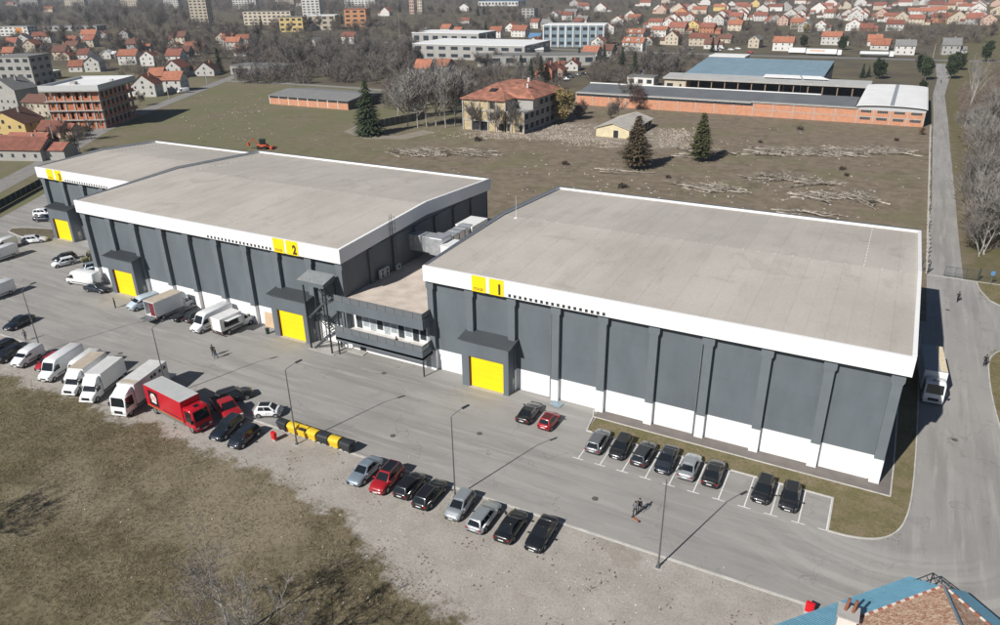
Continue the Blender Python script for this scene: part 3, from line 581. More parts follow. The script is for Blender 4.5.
    P.append(('license_plate', MB().box(-.26,.26,f,f+.03,.40,.50).mesh('license_plate'), M_PLATE, None)); P.append(('license_plate', MB().box(-.26,.26,r-.03,r,.58,.68).mesh('license_plate'), M_PLATE, None))
    ty = MB().cyl((0,0,0), wr, .21, 18, 'x').mesh('tyre'); rm = MB().cyl((0,0,0), wr*.66, .23, 14, 'x').cyl((0,0,0), wr*.16, .245, 8, 'x').mesh('rim')
    ar = MB().cyl((0,0,0), wr*1.16, .1, 18, 'x').mesh('wheel_arch')
    for s in (-1,1):
        for y in (wb,-wb):
            P.append(('wheel_arch', ar, M_TRIM, (s*(W-.045),y,wr+.02)))
            P.append(('wheel', ty, M_TYRE, (s*(W-.085),y,wr), ('rim', rm, M_RIM)))
    _CP[kind] = P; return P
def set_mat(o, m):
    if not o.material_slots: o.data.materials.append(m)
    o.material_slots[0].link = 'OBJECT'; o.material_slots[0].material = m
def car(kind, x, y, head, pm, label, roofm=None, group=None, skip=()):
    """head: compass bearing of the nose, degrees from +Y towards +X"""
    t = thing('car', label, 'car', (x, y, .016), -R_(head), group)
    for p in car_parts(kind):
        if p[0] in skip: continue
        m = {'paint': pm, 'roof': roofm or pm, 'rail': M_GALV}.get(p[2], p[2]) if isinstance(p[2], str) else p[2]
        o = bpy.data.objects.new(p[0], p[1]); COL.objects.link(o); o.parent = t; set_mat(o, m)
        if p[3]: o.location = p[3]
        if len(p) > 4:
            q = bpy.data.objects.new(p[4][0], p[4][1]); COL.objects.link(q); q.parent = o; set_mat(q, p[4][2])
    return t
K = paint('car_black', (.012,.013,.015)); KB = paint('car_blue_black', (.014,.020,.030)); DG = paint('car_dark_grey', (.045,.05,.055), .4); SV = paint('car_silver', (.42,.45,.47), .5)
SB = paint('car_silver_blue', (.34,.41,.47), .5); RD = paint('car_red', (.36,.012,.018)); WH = paint('car_white', (.76,.77,.78)); GR = paint('car_grey', (.18,.19,.2), .4); BK2 = paint('car_black_soft', (.02,.019,.018))
GP = 'cars parked nose to kerb on the gravel strip'; GB = 'cars in the marked bays'
car('sedan',-43.0,48.75,178,SB,'pale blue silver sedan at the left end of the gravel car row',group=GP)
car('suv',-40.1,48.7,176,RD,'red car with black roof beside the pale blue sedan',K,GP)
car('hatch',-37.35,48.95,-2,K,'black hatchback parked rear to camera right of the red car',group=GP)
car('wagon',-34.75,48.75,-2,K,'black estate car with silver roof rails between black hatchback and lamp post',group=GP)
car('hatch',-31.15,48.6,176,SV,'silver hatchback parked beside the second lamp post from the right',SV,GP)
car('wagon',-28.25,48.3,-1,SV,'silver grey estate car parked rear to camera next to silver hatchback',group=GP,skip=('roof_rail',))
car('sedan',-25.3,48.3,-2,K,'black saloon parked rear to camera, second from right on the gravel',group=GP)
car('sedan',-22.3,48.6,178,K,'black saloon facing the camera at the right end of the gravel row',group=GP)
car('wagon',-62.5,48.0,172,KB,'dark estate car with roof rails just right of the red truck cab')
car('hatch',-59.3,47.6,175,KB,'dark hatchback beside the small red cabinet')
car('suv',-67.2,53.6,28,K,'big black off-roader behind the red pickup',group=None)
car('small',-60.8,53.0,62,WH,'tiny white car with black roof standing on the yard kerb',K)
X9 = [-23.0,-20.35,-17.75,-15.2,-12.7,-10.2,-5.15,-2.55]
L9 = [('wagon',-2,GR,'dark grey car at the left end of the marked bays'),('hatch',179,K,'black car facing camera, second from left in the marked bays'),('wagon',1,DG,'dark grey estate car, third from left in the marked bays'),
      ('sedan',178,KB,'dark blue car with bright headlights, fourth from left in the marked bays'),('sedan',-1,SV,'silver saloon among the black cars in the marked bays'),('sedan',-1,K,'black saloon right of the silver saloon in the marked bays'),
      ('hatch',181,K,'black hatchback facing camera, second from right in the marked bays'),('hatch',179,K,'black hatchback facing camera at the right end of the marked bays')]
for x, (k, hd, pm, lb) in zip(X9, L9): car(k, x, 64.6 if x > -8 else 65.1, hd, pm, lb, group=GB, skip=('roof_rail',))
car('coupe',-32.5,66.9,-2,K,'black coupe standing by the wall right of the nearest yellow gate')
car('small',-29.6,66.2,0,RD,'small red car with black dotted roof beside the black coupe',mat('dotted_roof',(.10,.012,.015),rough=.3,var=.6,scale=5))
# left part of the yard
car('sedan',-114.0,54.5,170,KB,'dark car at the left picture edge beside the walking man')
car('hatch',-104.6,47.4,168,K,'black car behind the small white van, left one of the dark pair'); car('wagon',-107.4,47.9,168,K,'black car half out of the picture left of the dark pair')
car('hatch',-97.0,48.6,165,RD,'red car mostly hidden behind the tall white van')
car('sedan',-115.6,68.9,80,KB,'dark blue car in the shade beside the left yellow gate of the middle hall')
car('hatch',-132.9,74.2,200,WH,'white car beside the camouflaged lorry'); car('hatch',-135.2,75.9,200,K,'dark car behind the white car near the camouflaged lorry')
car('wagon',-151.2,80.0,45,WH,'white estate car in front of the farthest yellow gate')
car('suv',-167.5,92.3,60,WH,'white off-roader parked at the far left corner of the far hall'); car('sedan',-163.6,90.0,60,KB,'dark blue car beside the white off-roader')
car('hatch',-125.6,75.6,20,SB,'pale blue car left of the middle hall corner'); car('sedan',-122.6,74.3,20,KB,'dark blue car tucked beside the middle hall corner')
car('wagon',-93.0,68.2,188,K,'black car between the box truck and the white van',skip=('roof_rail',)); car('suv',-90.4,68.6,8,K,'black off-roader left of the tall white van by the wall')
# ------------------------------------------------------------------ vans and trucks
_WHL = {}
def wheels(t, pts, r=.36, wd=.26, dual=False):
    if (r, wd) not in _WHL: _WHL[(r,wd)] = (MB().cyl((0,0,0), r, wd, 18, 'x').mesh('tyre'), MB().cyl((0,0,0), r*.6, wd+.02, 12, 'x').mesh('rim'))
    a, c = _WHL[(r,wd)]
    for x, y in pts:
        o = ob('wheel', a, M_TYRE, t, loc=(x,y,r)); ob('rim', c, M_RIM, o)
def sect(hw, z0, z1, y, rt=.18):
    h = [(hw*.94,z0),(hw,z0+.15),(hw*1.0,z0+(z1-z0)*.55),(hw*.97,z1-rt*1.1),(hw*.93,z1-rt*.35),(hw*.82,z1)]
    return [(x,y,z) for x, z in h]+[(-x,y,z) for x, z in h[::-1]]
def van(label, x, y, head, L_=5.9, H=2.55, W=1.0, pm=None, windows=0, group=None, name='van', boxback=None, tan=False):
    t = thing(name, label, 'van', (x, y, .016), -R_(head), group); f, r = L_/2, -L_/2; pm = pm or M_WPAINT
    st = [(r,.95,.45,H-.08),(r+.12,1,.35,H),(f-2.2,1,.32,H),(f-1.85,.99,.32,H-.06),(f-1.55,.985,.32,H-.28),(f-.95,.97,.32,1.36),(f-.40,.93,.32,1.12),(f-.08,.84,.34,.96),(f,.74,.42,.76)]
    ob('body', MB().loft([sect(W*k, z0, z1, yy) for yy, k, z0, z1 in st]), pm, t, fix=True, smooth=True)
    a = (f-1.55,H-.28); c = (f-.95,1.36)
    ob('windshield', pane([(W*.92,c[0],c[1]),(-W*.92,c[0],c[1]),(-W*.86,a[0],a[1]),(W*.86,a[0],a[1])],.06,.94,.04,.96,.03), M_GLASS, t)
    for s in (-1,1):
        q = [(s*W*1.005,f-2.2,1.32),(s*W*.995,f-1.12,1.30),(s*W*.985,f-1.55,H-.45 if H<2.3 else 1.98),(s*W*1.0,f-2.15,H-.40 if H<2.3 else 1.98)]
        ob('side_window', MB().hexa([(p[0]-s*.01,p[1],p[2]) for p in q], [(p[0]+s*.012,p[1],p[2]) for p in q]), M_GLASS, t, fix=True)
        ob('headlight', MB().box(min(s*W*.5,s*W*.82),max(s*W*.5,s*W*.82),f-.22,f-.01,.74,.95), M_HEAD, t, bevel=.04)
        ob('tail_light', MB().box(min(s*W*.80,s*W*.95),max(s*W*.80,s*W*.95),r-.012,r+.03,.8,1.35), M_TAIL, t)
        ob('mirror', MB().box(min(s*W,s*(W+.2)),max(s*W,s*(W+.2)),f-1.22,f-1.08,1.35,1.65), M_TRIM, t, bevel=.03)
        ob('side_strip', MB().box(min(s*W,s*(W+.02)),max(s*W,s*(W+.02)),r+.9,f-1.5,.62,.74), M_TRIM, t)
        for k in range(windows):
            yy = f-2.45-k*1.05; ob('side_window', MB().box(min(s*W*.99,s*(W*1.0+.012)),max(s*W*.99,s*(W+.012)),yy-.92,yy,1.28,min(1.95,H-.4)), M_GLASS, t)
    ob('rear_door', MB().box(-W*.42,-.012,r-.012,r+.06,.6,H-.25).box(.012,W*.42,r-.012,r+.06,.6,H-.25), pm, t)
    ob('bumper', MB().box(-W*.8,W*.8,f-.12,f+.03,.36,.56), M_TRIM, t, bevel=.03); ob('bumper', MB().box(-W*.9,W*.9,r-.08,r+.05,.38,.52), M_TRIM, t)
    ob('grille', MB().box(-W*.4,W*.4,f-.07,f+.015,.62,.8), M_TRIM, t); ob('license_plate', MB().box(-.26,.26,f+.02,f+.04,.42,.53), M_PLATE, t)
    wheels(t, [(s*(W-.12),yy) for s in (-1,1) for yy in (f-.85,r+1.15)], .34, .24)
    return t
def box_truck(label, x, y, head, L_=6.8, H=3.1, W=1.05, boxw=1.1, cab='van', pm=None, bm_=None, roofm=None, group=None, spoiler=True, openrear=False, wr=.4, cat='truck'):
    t = thing('box_truck', label, cat, (x, y, .016), -R_(head), group); f, r = L_/2, -L_/2; pm = pm or M_WPAINT; bm_ = bm_ or M_BOXW
    cl = 2.15 if cab == 'van' else 1.95
    if cab == 'van':
        st = [(f-cl,1,.4,2.2),(f-1.6,.99,.38,2.2),(f-1.42,.985,.38,2.05),(f-.85,.97,.36,1.35),(f-.35,.93,.36,1.1),(f-.06,.85,.38,.95),(f,.74,.45,.76)]; a = (f-1.42,2.05); c = (f-.85,1.35); wy = f-.8
    else:
        zc = H*.80
        st = [(f-cl,1,.55,zc),(f-.9,1,.5,zc+.05),(f-.34,.99,.5,zc-.12),(f-.10,.97,.48,1.45),(f-.02,.95,.45,1.1),(f,.90,.45,.6)]; a = (f-.34,zc-.12); c = (f-.10,1.45); wy = f-.75
    ob('cab', MB().loft([sect(W*k, z0, z1, yy, .14) for yy, k, z0, z1 in st]), pm, t, fix=True, smooth=True)
    ob('windshield', pane([(W*.92,c[0],c[1]),(-W*.92,c[0],c[1]),(-W*.88,a[0],a[1]),(W*.88,a[0],a[1])],.06,.94,.05,.93,.03), M_GLASS, t)
    for s in (-1,1):
        zt_ = a[1]-.12
        q = [(s*W*1.0,f-cl+.35,1.35),(s*W*.99,c[0]-.18,1.35),(s*W*.975,a[0]-.08,zt_),(s*W*.985,f-cl+.38,zt_)]
        ob('side_window', MB().hexa([(p[0]-s*.02,p[1],p[2]) for p in q], [(p[0]+s*.014,p[1],p[2]) for p in q]), M_GLASS, t, fix=True)
        ob('headlight', MB().box(min(s*W*.55,s*W*.86),max(s*W*.55,s*W*.86),f-.12,f+.012,.62,.82), M_HEAD, t, bevel=.03)
        ob('mirror', MB().box(min(s*W,s*(W+.24)),max(s*W,s*(W+.24)),c[0]-.2,c[0]-.06,1.45,1.95), M_TRIM, t, bevel=.03)
        ob('tail_light', MB().box(min(s*boxw*.6,s*boxw*.9),max(s*boxw*.6,s*boxw*.9),r-.01,r+.04,.62,.78), M_TAIL, t)
        ob('side_skirt', MB().box(min(s*W*.9,s*W*.98),max(s*W*.9,s*W*.98),r+1.7,f-cl-.2,.45,.75), M_GALV, t)
    y1 = f-cl-.08; zf = .95
    if spoiler: ob('roof_deflector', MB().extr([(f-cl+.02,a[1]+.02),(f-1.0 if cab=='van' else f-.5,a[1]+.06),(f-cl+.5,H-.25),(f-cl+.02,H-.08)], 'x', -W*.85, W*.85), pm, t, bevel=.05)
    if not openrear: ob('cargo_box', MB().box(-boxw,boxw,r,y1,zf,H), bm_, t, bevel=.025)
    else:
        mb = MB().box(-boxw,boxw,r,y1,zf,zf+.1).box(-boxw,boxw,r,y1,H-.08,H).box(-boxw,-boxw+.06,r,y1,zf+.1,H-.08).box(boxw-.06,boxw,r,y1,zf+.1,H-.08).box(-boxw,boxw,y1-.06,y1,zf+.1,H-.08)
        ob('cargo_box', mb, bm_, t); ob('rear_door', MB().box(.15,boxw-.06,r-.03,r,zf+.15,H-.15), mat('plum_door', (.16,.02,.03), rough=.5), t)
        ob('tail_lift', MB().box(-boxw*.95,boxw*.95,r-1.3,r-.03,.75,.82), M_GALV, t)
    ob('box_roof', MB().box(-boxw+.03,boxw-.03,r+.03,y1-.03,H+.002,H+.025), roofm or mat('box_roof_dusty', (.60,.60,.59), rough=.7, var=.12, scale=.8), t)
    ob('chassis', MB().box(-.45,.45,r+.2,f-.4,.55,.95), M_DSTEEL, t); ob('rear_bumper', MB().box(-boxw*.9,boxw*.9,r-.02,r+.08,.45,.57), M_DSTEEL, t)
    ob('grille', MB().box(-W*.5,W*.5,f-.04,f+.02,.62,.98), M_TRIM, t); ob('bumper', MB().box(-W*.92,W*.92,f-.1,f+.05,.36,.56), pm, t, bevel=.03); ob('license_plate', MB().box(-.26,.26,f+.05,f+.07,.4,.52), M_PLATE, t)
    wheels(t, [(s*(W-.15),yy) for s in (-1,1) for yy in (wy,r+1.35)], wr, .28)
    return t
GV = 'white vans lined up on the gravel'
van('small white delivery van parked beside the leftmost lamp post', -100.9, 47.9, 166, L_=4.4, H=1.95, W=.92, group=GV)
van('long tall white panel van left of the flat-roofed box vans', -94.0, 48.4, 163, L_=6.9, H=2.65, group=GV)
tn = mat('tan_tarpaulin', (.46,.40,.32), rough=.8, var=.15, scale=1)
box_truck('white box van with tan covered roof between two white vans', -87.9, 47.7, 160, L_=7.0, H=2.95, roofm=tn, group=GV, cat='van')
van('white van almost hidden behind the tan roofed box van', -90.6, 49.3, 160, L_=5.9, H=2.45, group=GV)
box_truck('tall white box van with rounded cab roof, right of the tan roofed one', -84.2, 47.6, 160, L_=7.0, H=3.15, group=GV, cat='van')
t5 = box_truck('white cab-over lorry with roof deflector and dark marks on its side', -77.6, 48.2, 165, L_=8.3, H=3.55, W=1.12, boxw=1.22, cab='cabover', group=GV, wr=.46)
for i, yy in enumerate((-.3,.7,1.3,-1.2)):
    ob('lettering', MB().box(-1.225,-1.22,yy-2.6,yy-2.15,2.75,3.15), M_TRIM, t5); ob('roof_patch', MB().box(-1.1,1.1,1.0,1.8,3.58,3.59), tn, t5) if i == 0 else None
ob('tail_lift', MB().box(-1.15,1.15,-5.6,-4.2,.85,.92), M_GALV, t5)
RT = mat('truck_red', (.50,.010,.022), rough=.38, var=.05, scale=1, coat=.3)
tr = box_truck('big red box lorry with grey roof and black emblem panel on its side', -69.8, 47.6, 97, L_=9.6, H=3.75, W=1.2, boxw=1.27, cab='cabover', pm=RT, bm_=RT, roofm=mat('red_truck_roof', (.47,.48,.47), rough=.6, var=.1, scale=.7), wr=.5, spoiler=False)
em = ob('emblem_panel', MB().box(1.272,1.285,-4.0,-2.0,1.35,3.35), mat('emblem_black', (.02,.012,.012), rough=.5), tr)
mbx = MB(); rr_ = random.Random(4)
mbx.cyl((1.29,-3.0,2.45), .62, .01, 14, 'x'); mbx.box(1.286,1.294,-3.5,-2.5,1.75,2.3)
ob('emblem', mbx, mat('emblem_cream', (.78,.70,.66), rough=.5, var=.25, scale=5), em)
for i in range(4): ob('emblem_stroke', MB().box(1.295,1.298,-3.4+i*.24,-3.3+i*.24,1.95+.2*(i%2),2.85-.15*(i%3)), RT, em)
for i in range(9): ob('lettering', MB().box(1.272,1.28,-1.3+i*.42,-1.02+i*.42,1.28,1.46), M_TRIM, tr)
ob('rub_rail', MB().box(1.27,1.29,-4.7,2.6,.97,1.06), mat('rail_ochre', (.42,.22,.05), rough=.6), tr)
ob('roof_hatch', MB().box(-.3,.3,3.55,4.05,3.07,3.10), M_GLASS, tr)
# red pickup behind the red lorry
tp = thing('pickup', 'red pickup with dark rear behind the red lorry cab', 'pickup', (-65.6, 50.9, .016), -R_(112)); tp.scale = (1.18,1.15,1.15)
ob('body', MB().loft([sect(.93*k, .4, z, y, .1) for y, k, z in ((-2.6,.95,1.0),(-2.5,1,1.05),(-.5,1,1.08),(.9,1,1.1),(2.2,.97,1.0),(2.6,.88,.8))]), RD, tp, fix=True, smooth=True)
ob('cabin', MB().hexa([(-.88,-.7,1.05),(.88,-.7,1.05),(.88,1.2,1.05),(-.88,1.2,1.05)],[(-.7,-.5,1.75),(.7,-.5,1.75),(.7,.55,1.75),(-.7,.55,1.75)]), RD, tp, bevel=.07)
ob('windshield', pane([(.88,1.2,1.05),(-.88,1.2,1.05),(-.7,.55,1.75),(.7,.55,1.75)],.07,.93,.08,.9), M_GLASS, tp)
for s in (-1,1): ob('side_window', pane([(s*.88,-.7*s,1.05),(s*.88,1.2*s,1.05),(s*.7,.55*s if s>0 else .5,1.75),(s*.7,-.5 if s>0 else -.55,1.75)] if s>0 else [(-.88,1.2,1.05),(-.88,-.7,1.05),(-.7,-.5,1.75),(-.7,.55,1.75)],.1,.85,.12,.85), M_GLASS, tp)
ob('bed_cover', MB().box(-.8,.8,-2.5,-.75,1.06,1.12), M_TRIM, tp); ob('headlight', MB().box(.45,.8,2.42,2.58,.72,.9), M_HEAD, tp); ob('headlight', MB().box(-.8,-.45,2.42,2.58,.72,.9), M_HEAD, tp)
wheels(tp, [(s*.82,y) for s in (-1,1) for y in (1.6,-1.55)], .36, .24)
# along the middle hall
van('long white panel van nosed left beside the hall corner column', -120.6, 69.9, -98, L_=6.6, H=2.6)
van('pale blue and white minibus beside the open box truck', -102.6, 68.0, 192, L_=4.9, H=1.95, W=.95, windows=2, pm=mat('minibus_paint', (.50,.58,.64), rough=.35, var=.06, coat=.4))
box_truck('white box truck with open rear doors and dusty roof against the hall wall', -96.4, 68.4, 2, L_=7.4, H=3.35, boxw=1.22, openrear=True, roofm=tn)
van('tall white panel van with blue roof line beside the snack truck', -86.9, 67.9, 182, L_=6.9, H=2.75)
tf = box_truck('white snack truck with its side hatch propped open', -83.0, 68.6, 4, L_=6.2, H=2.9, boxw=1.1, spoiler=False, roofm=mat('snack_roof', (.70,.70,.69), rough=.6, var=.1))
ob('serving_hatch', MB().box(1.104,1.12,-2.4,.1,1.55,2.5), M_DARK, tf); ob('hatch_flap', MB().slab([(1.11,-2.4,2.52),(2.2,-2.4,2.72),(2.2,.1,2.72),(1.11,.1,2.52)], .05), M_WPAINT, tf); ob('counter', MB().box(1.11,1.5,-2.4,.1,1.45,1.52), M_GALV, tf)
ob('stripe', MB().box(-1.0,-.82,-3.112,-3.10,1.0,2.8), mat('stripe_brown', (.35,.2,.08), rough=.5), tf)
van('white van cut off by the left picture edge near the far hall', -147.0, 70.9, 175, L_=5.9, H=2.5); van('white van cut off by the left picture edge below the first one', -128.6, 59.4, 175, L_=5.9, H=2.5)
van('white van in the left yard behind the white estate car', -152.6, 74.5, 175, L_=5.0, H=2.2)
# camouflaged lorry
tc = thing('military_lorry', 'camouflaged green lorry parked between the far and middle halls', 'truck', (-128.4, 78.8, .016), -R_(200))
CM = mat('camouflage', (.15,.15,.08), rough=.8, var=.75, scale=.9, detail=2)
ob('cab', MB().hexa([(-1.1,1.0,.7),(1.1,1.0,.7),(1.1,2.4,.7),(-1.1,2.4,.7)],[(-1.0,1.05,2.3),(1.0,1.05,2.3),(1.0,1.9,2.3),(-1.0,1.9,2.3)]), CM, tc, bevel=.06); ob('hood', MB().box(-.8,.8,2.4,3.4,.7,1.45), CM, tc, bevel=.08)
ob('canvas_cover', MB().extr([(-1.15,1.1),(1.15,1.1),(1.15,2.4),(.8,2.8),(-.8,2.8),(-1.15,2.4)], 'y', -3.3, .9), CM, tc, fix=True); ob('windshield', pane([(1.05,2.25,1.5),(-1.05,2.25,1.5),(-1.0,1.93,2.2),(1.0,1.93,2.2)],.05,.95,.05,.9,.06), M_GLASS, tc)
ob('chassis', MB().box(-.5,.5,-3.3,3.2,.6,1.0), M_DSTEEL, tc); wheels(tc, [(s*.95,y) for s in (-1,1) for y in (2.5,-1.2,-2.4)], .5, .3)
# grey-blue lorry on the side road
tg = box_truck('white lorry with grey tarpaulin side and orange dotted panel in the hall shadow', 9.6, 95.8, 176, L_=9.6, H=3.6, W=1.15, boxw=1.25, cab='cabover', wr=.5, roofm=mat('lorry_roof', (.36,.38,.39), rough=.6, var=.1), spoiler=False)
ob('side_curtain', MB().box(-1.27,-1.252,-4.6,.2,1.0,3.5), mat('curtain_cream', (.62,.50,.33), rough=.7, var=.1), tg)
ob('roof_stripe', MB().box(-1.2,-.45,-4.7,2.5,3.628,3.64), mat('roof_cream', (.70,.60,.42), rough=.7, var=.2, scale=3), tg); ob('roof_hatch', MB().box(-.35,.35,3.6,4.0,2.94,2.97), M_GLASS, tg)
# ------------------------------------------------------------------ lamp posts
def lamp(x, y, label):
    t = thing('street_lamp', label, 'street lamp', (x, y, 0), group='street lamps along the yard kerb')
    ob('pole', MB().tube([(0,0,0),(0,0,9.6)], [.085,.05], 8), M_GALVD, t); ob('base_plate', MB().box(-.2,.2,-.2,.2,0,.05).cyl((0,0,.3), .11, .6, 10), M_GALVD, t)
    ob('arm', MB().tube([(0,0,9.55),(.08,.12,9.75),(.7,1.1,10.25)], .04, 6), M_GALVD, t)
    h = ob('lamp_head', MB().hexa([(.6,.95,10.2),(.85,.85,10.2),(1.25,1.5,10.38),(1.0,1.62,10.38)],[(.62,.98,10.32),(.83,.9,10.32),(1.2,1.48,10.46),(1.02,1.58,10.46)]), M_DSTEEL, t, fix=True); ob('lens', MB().slab([(.72,1.0,10.225),(.84,.96,10.225),(1.12,1.44,10.345),(1.0,1.5,10.345)], -.02), M_HEAD, h)
    ob('footing', MB().box(-.45,.45,-.35,.35,.0,.03), M_CONC, t)
M_GALVD = mat('weathered_steel', (.16,.165,.17), rough=.55, metal=.4, var=.12)
for x, y, l in ((-11.5,50,'tall lamp post at the right end of the gravel, near the walking pair'),(-32.6,50,'tall lamp post beside the parked silver hatchback'),(-53.5,49.8,'tall lamp post rising from behind the yellow containers'),
                (-75.6,50.4,'tall lamp post rising behind the white cab-over lorry'),(-102.4,50.6,'tall lamp post behind the small white van at far left')): lamp(x, y, l)
# ------------------------------------------------------------------ refuse containers and cabinets
def container(x, col, label, op=False, rz=0):
    t = thing('refuse_container', label, 'container', (x, 51.35 if col != 'k2' else 51.3, .07), rz, 'refuse containers along the kerb')
    m_ = mat('bin_yellow', (.72,.50,.03), rough=.5, var=.12, scale=2) if col == 'y' else mat('bin_black', (.028,.032,.036), rough=.45, var=.15, scale=2)
    h = .66 if col == 'y' else .72
    ob('tub', MB().hexa([(-h*.82,-.42,.16),(h*.82,-.42,.16),(h*.82,.42,.16),(-h*.82,.42,.16)],[(-h,-.55,1.0),(h,-.55,1.0),(h,.55,1.0),(-h,.55,1.0)]), m_, t, bevel=.05)
    pr = [(.58*math.cos(a), 1.0+.36*math.sin(a)) for a in [math.pi*i/8 for i in range(9)]]
    if not op: ob('lid', MB().extr(pr, 'x', -h*1.02, h*1.02), m_, t, fix=True)
    else:
        ob('lid', MB().extr([(p[0]*1.0, p[1]) for p in pr[:4]]+[(0,1.3),(0.05,1.02),(.5,1.02)], 'x', -h*1.02, h*1.02), m_, t, fix=True); ob('waste', MB().box(-h*.8,h*.8,-.4,.1,.9,1.08), M_TRIM, t, bevel=.05)
    for s in (-1,1): ob('handle', MB().box(min(s*h,s*(h+.08)),max(s*h,s*(h+.08)),-.15,.15,.82,.88), M_TRIM if col == 'y' else M_DSTEEL, t)
    ob('band', MB().box(-h*1.0,-h*.93,-.562,-.40,.25,1.0), mat('bin_band', (.25,.08,.03), rough=.6), t) if col == 'y' else None
    for s in (-1,1):
        for y in (-.3,.3): ob('caster', MB().cyl((s*h*.6,y,.09), .09, .06, 10, 'x'), M_TYRE, t)
for x, c_, l, op in ((-56.75,'k','black refuse container at the left end of the container row',False),(-55.15,'y','yellow container next to the leftmost black one',False),(-53.7,'y','yellow container with its lid open and dark waste inside',True),(-52.2,'y','yellow container between the open one and the middle black one',False),
                (-50.6,'k','black refuse container between two yellow ones',False),(-49.05,'y','yellow container second from the right end of the container row',False),(-47.4,'k','black refuse container at the right end of the container row',False)): container(x, c_, l, op, random.Random(int(x*10)).uniform(-.08,.05))
M_RBOX = mat('cabinet_red', (.62,.012,.02), rough=.45, var=.08)
for x, y, l in ((-56.3,49.2,'small red hydrant cabinet left of the container row'),(1.0,50.6,'red hydrant cabinet at the corner by the blue roof')):
    t = thing('hydrant_cabinet', l, 'cabinet', (x, y, 0), -.2); ob('case', MB().box(-.34,.34,-.18,.18,.22,1.15), M_RBOX, t, bevel=.03); ob('door', MB().box(-.29,.29,-.2,-.18,.28,1.08), M_RBOX, t); ob('handle', MB().box(.2,.24,-.23,-.2,.62,.74), M_TRIM, t); ob('foot', MB().box(-.3,.3,-.13,.13,0,.22), M_CONC, t)
t = thing('metal_grate', 'pale blue metal ramp plate at the wall beside the black coupe', 'grate', (-30.6, 71.0, .02), -.1)
ob('plate', MB().box(-.7,.7,-.75,.3,.0,.12), mat('plate_blue', (.30,.42,.5), rough=.5, metal=.4, var=.15), t)
for i in range(6): ob('rib', MB().box(-.68,.68,-.7+i*.17,-.66+i*.17,.12,.135), M_GALV, t)
t = thing('litter_bin', 'small dark green bin by the right yellow gate of the middle hall', 'bin', (-77.2, 69.6, .015)); ob('drum', MB().tube([(0,0,0),(0,0,.8)], [.24,.3], 12), mat('bin_green', (.02,.05,.04), rough=.6), t); ob('rim', MB().tube([(0,0,.8),(0,0,.86)], [.32,.32], 12), M_TRIM, t)
tag(ob('sheet_of_plywood', MB().slab([(0,0,0),(1.9,0,0),(1.9,.35,2.3),(0,.35,2.3)], .03), mat('plywood', (.55,.40,.26), rough=.8, var=.12), loc=(-79.4,71.35,.05)), 'tan plywood sheet leaning on the white wall left of a gate', 'board')
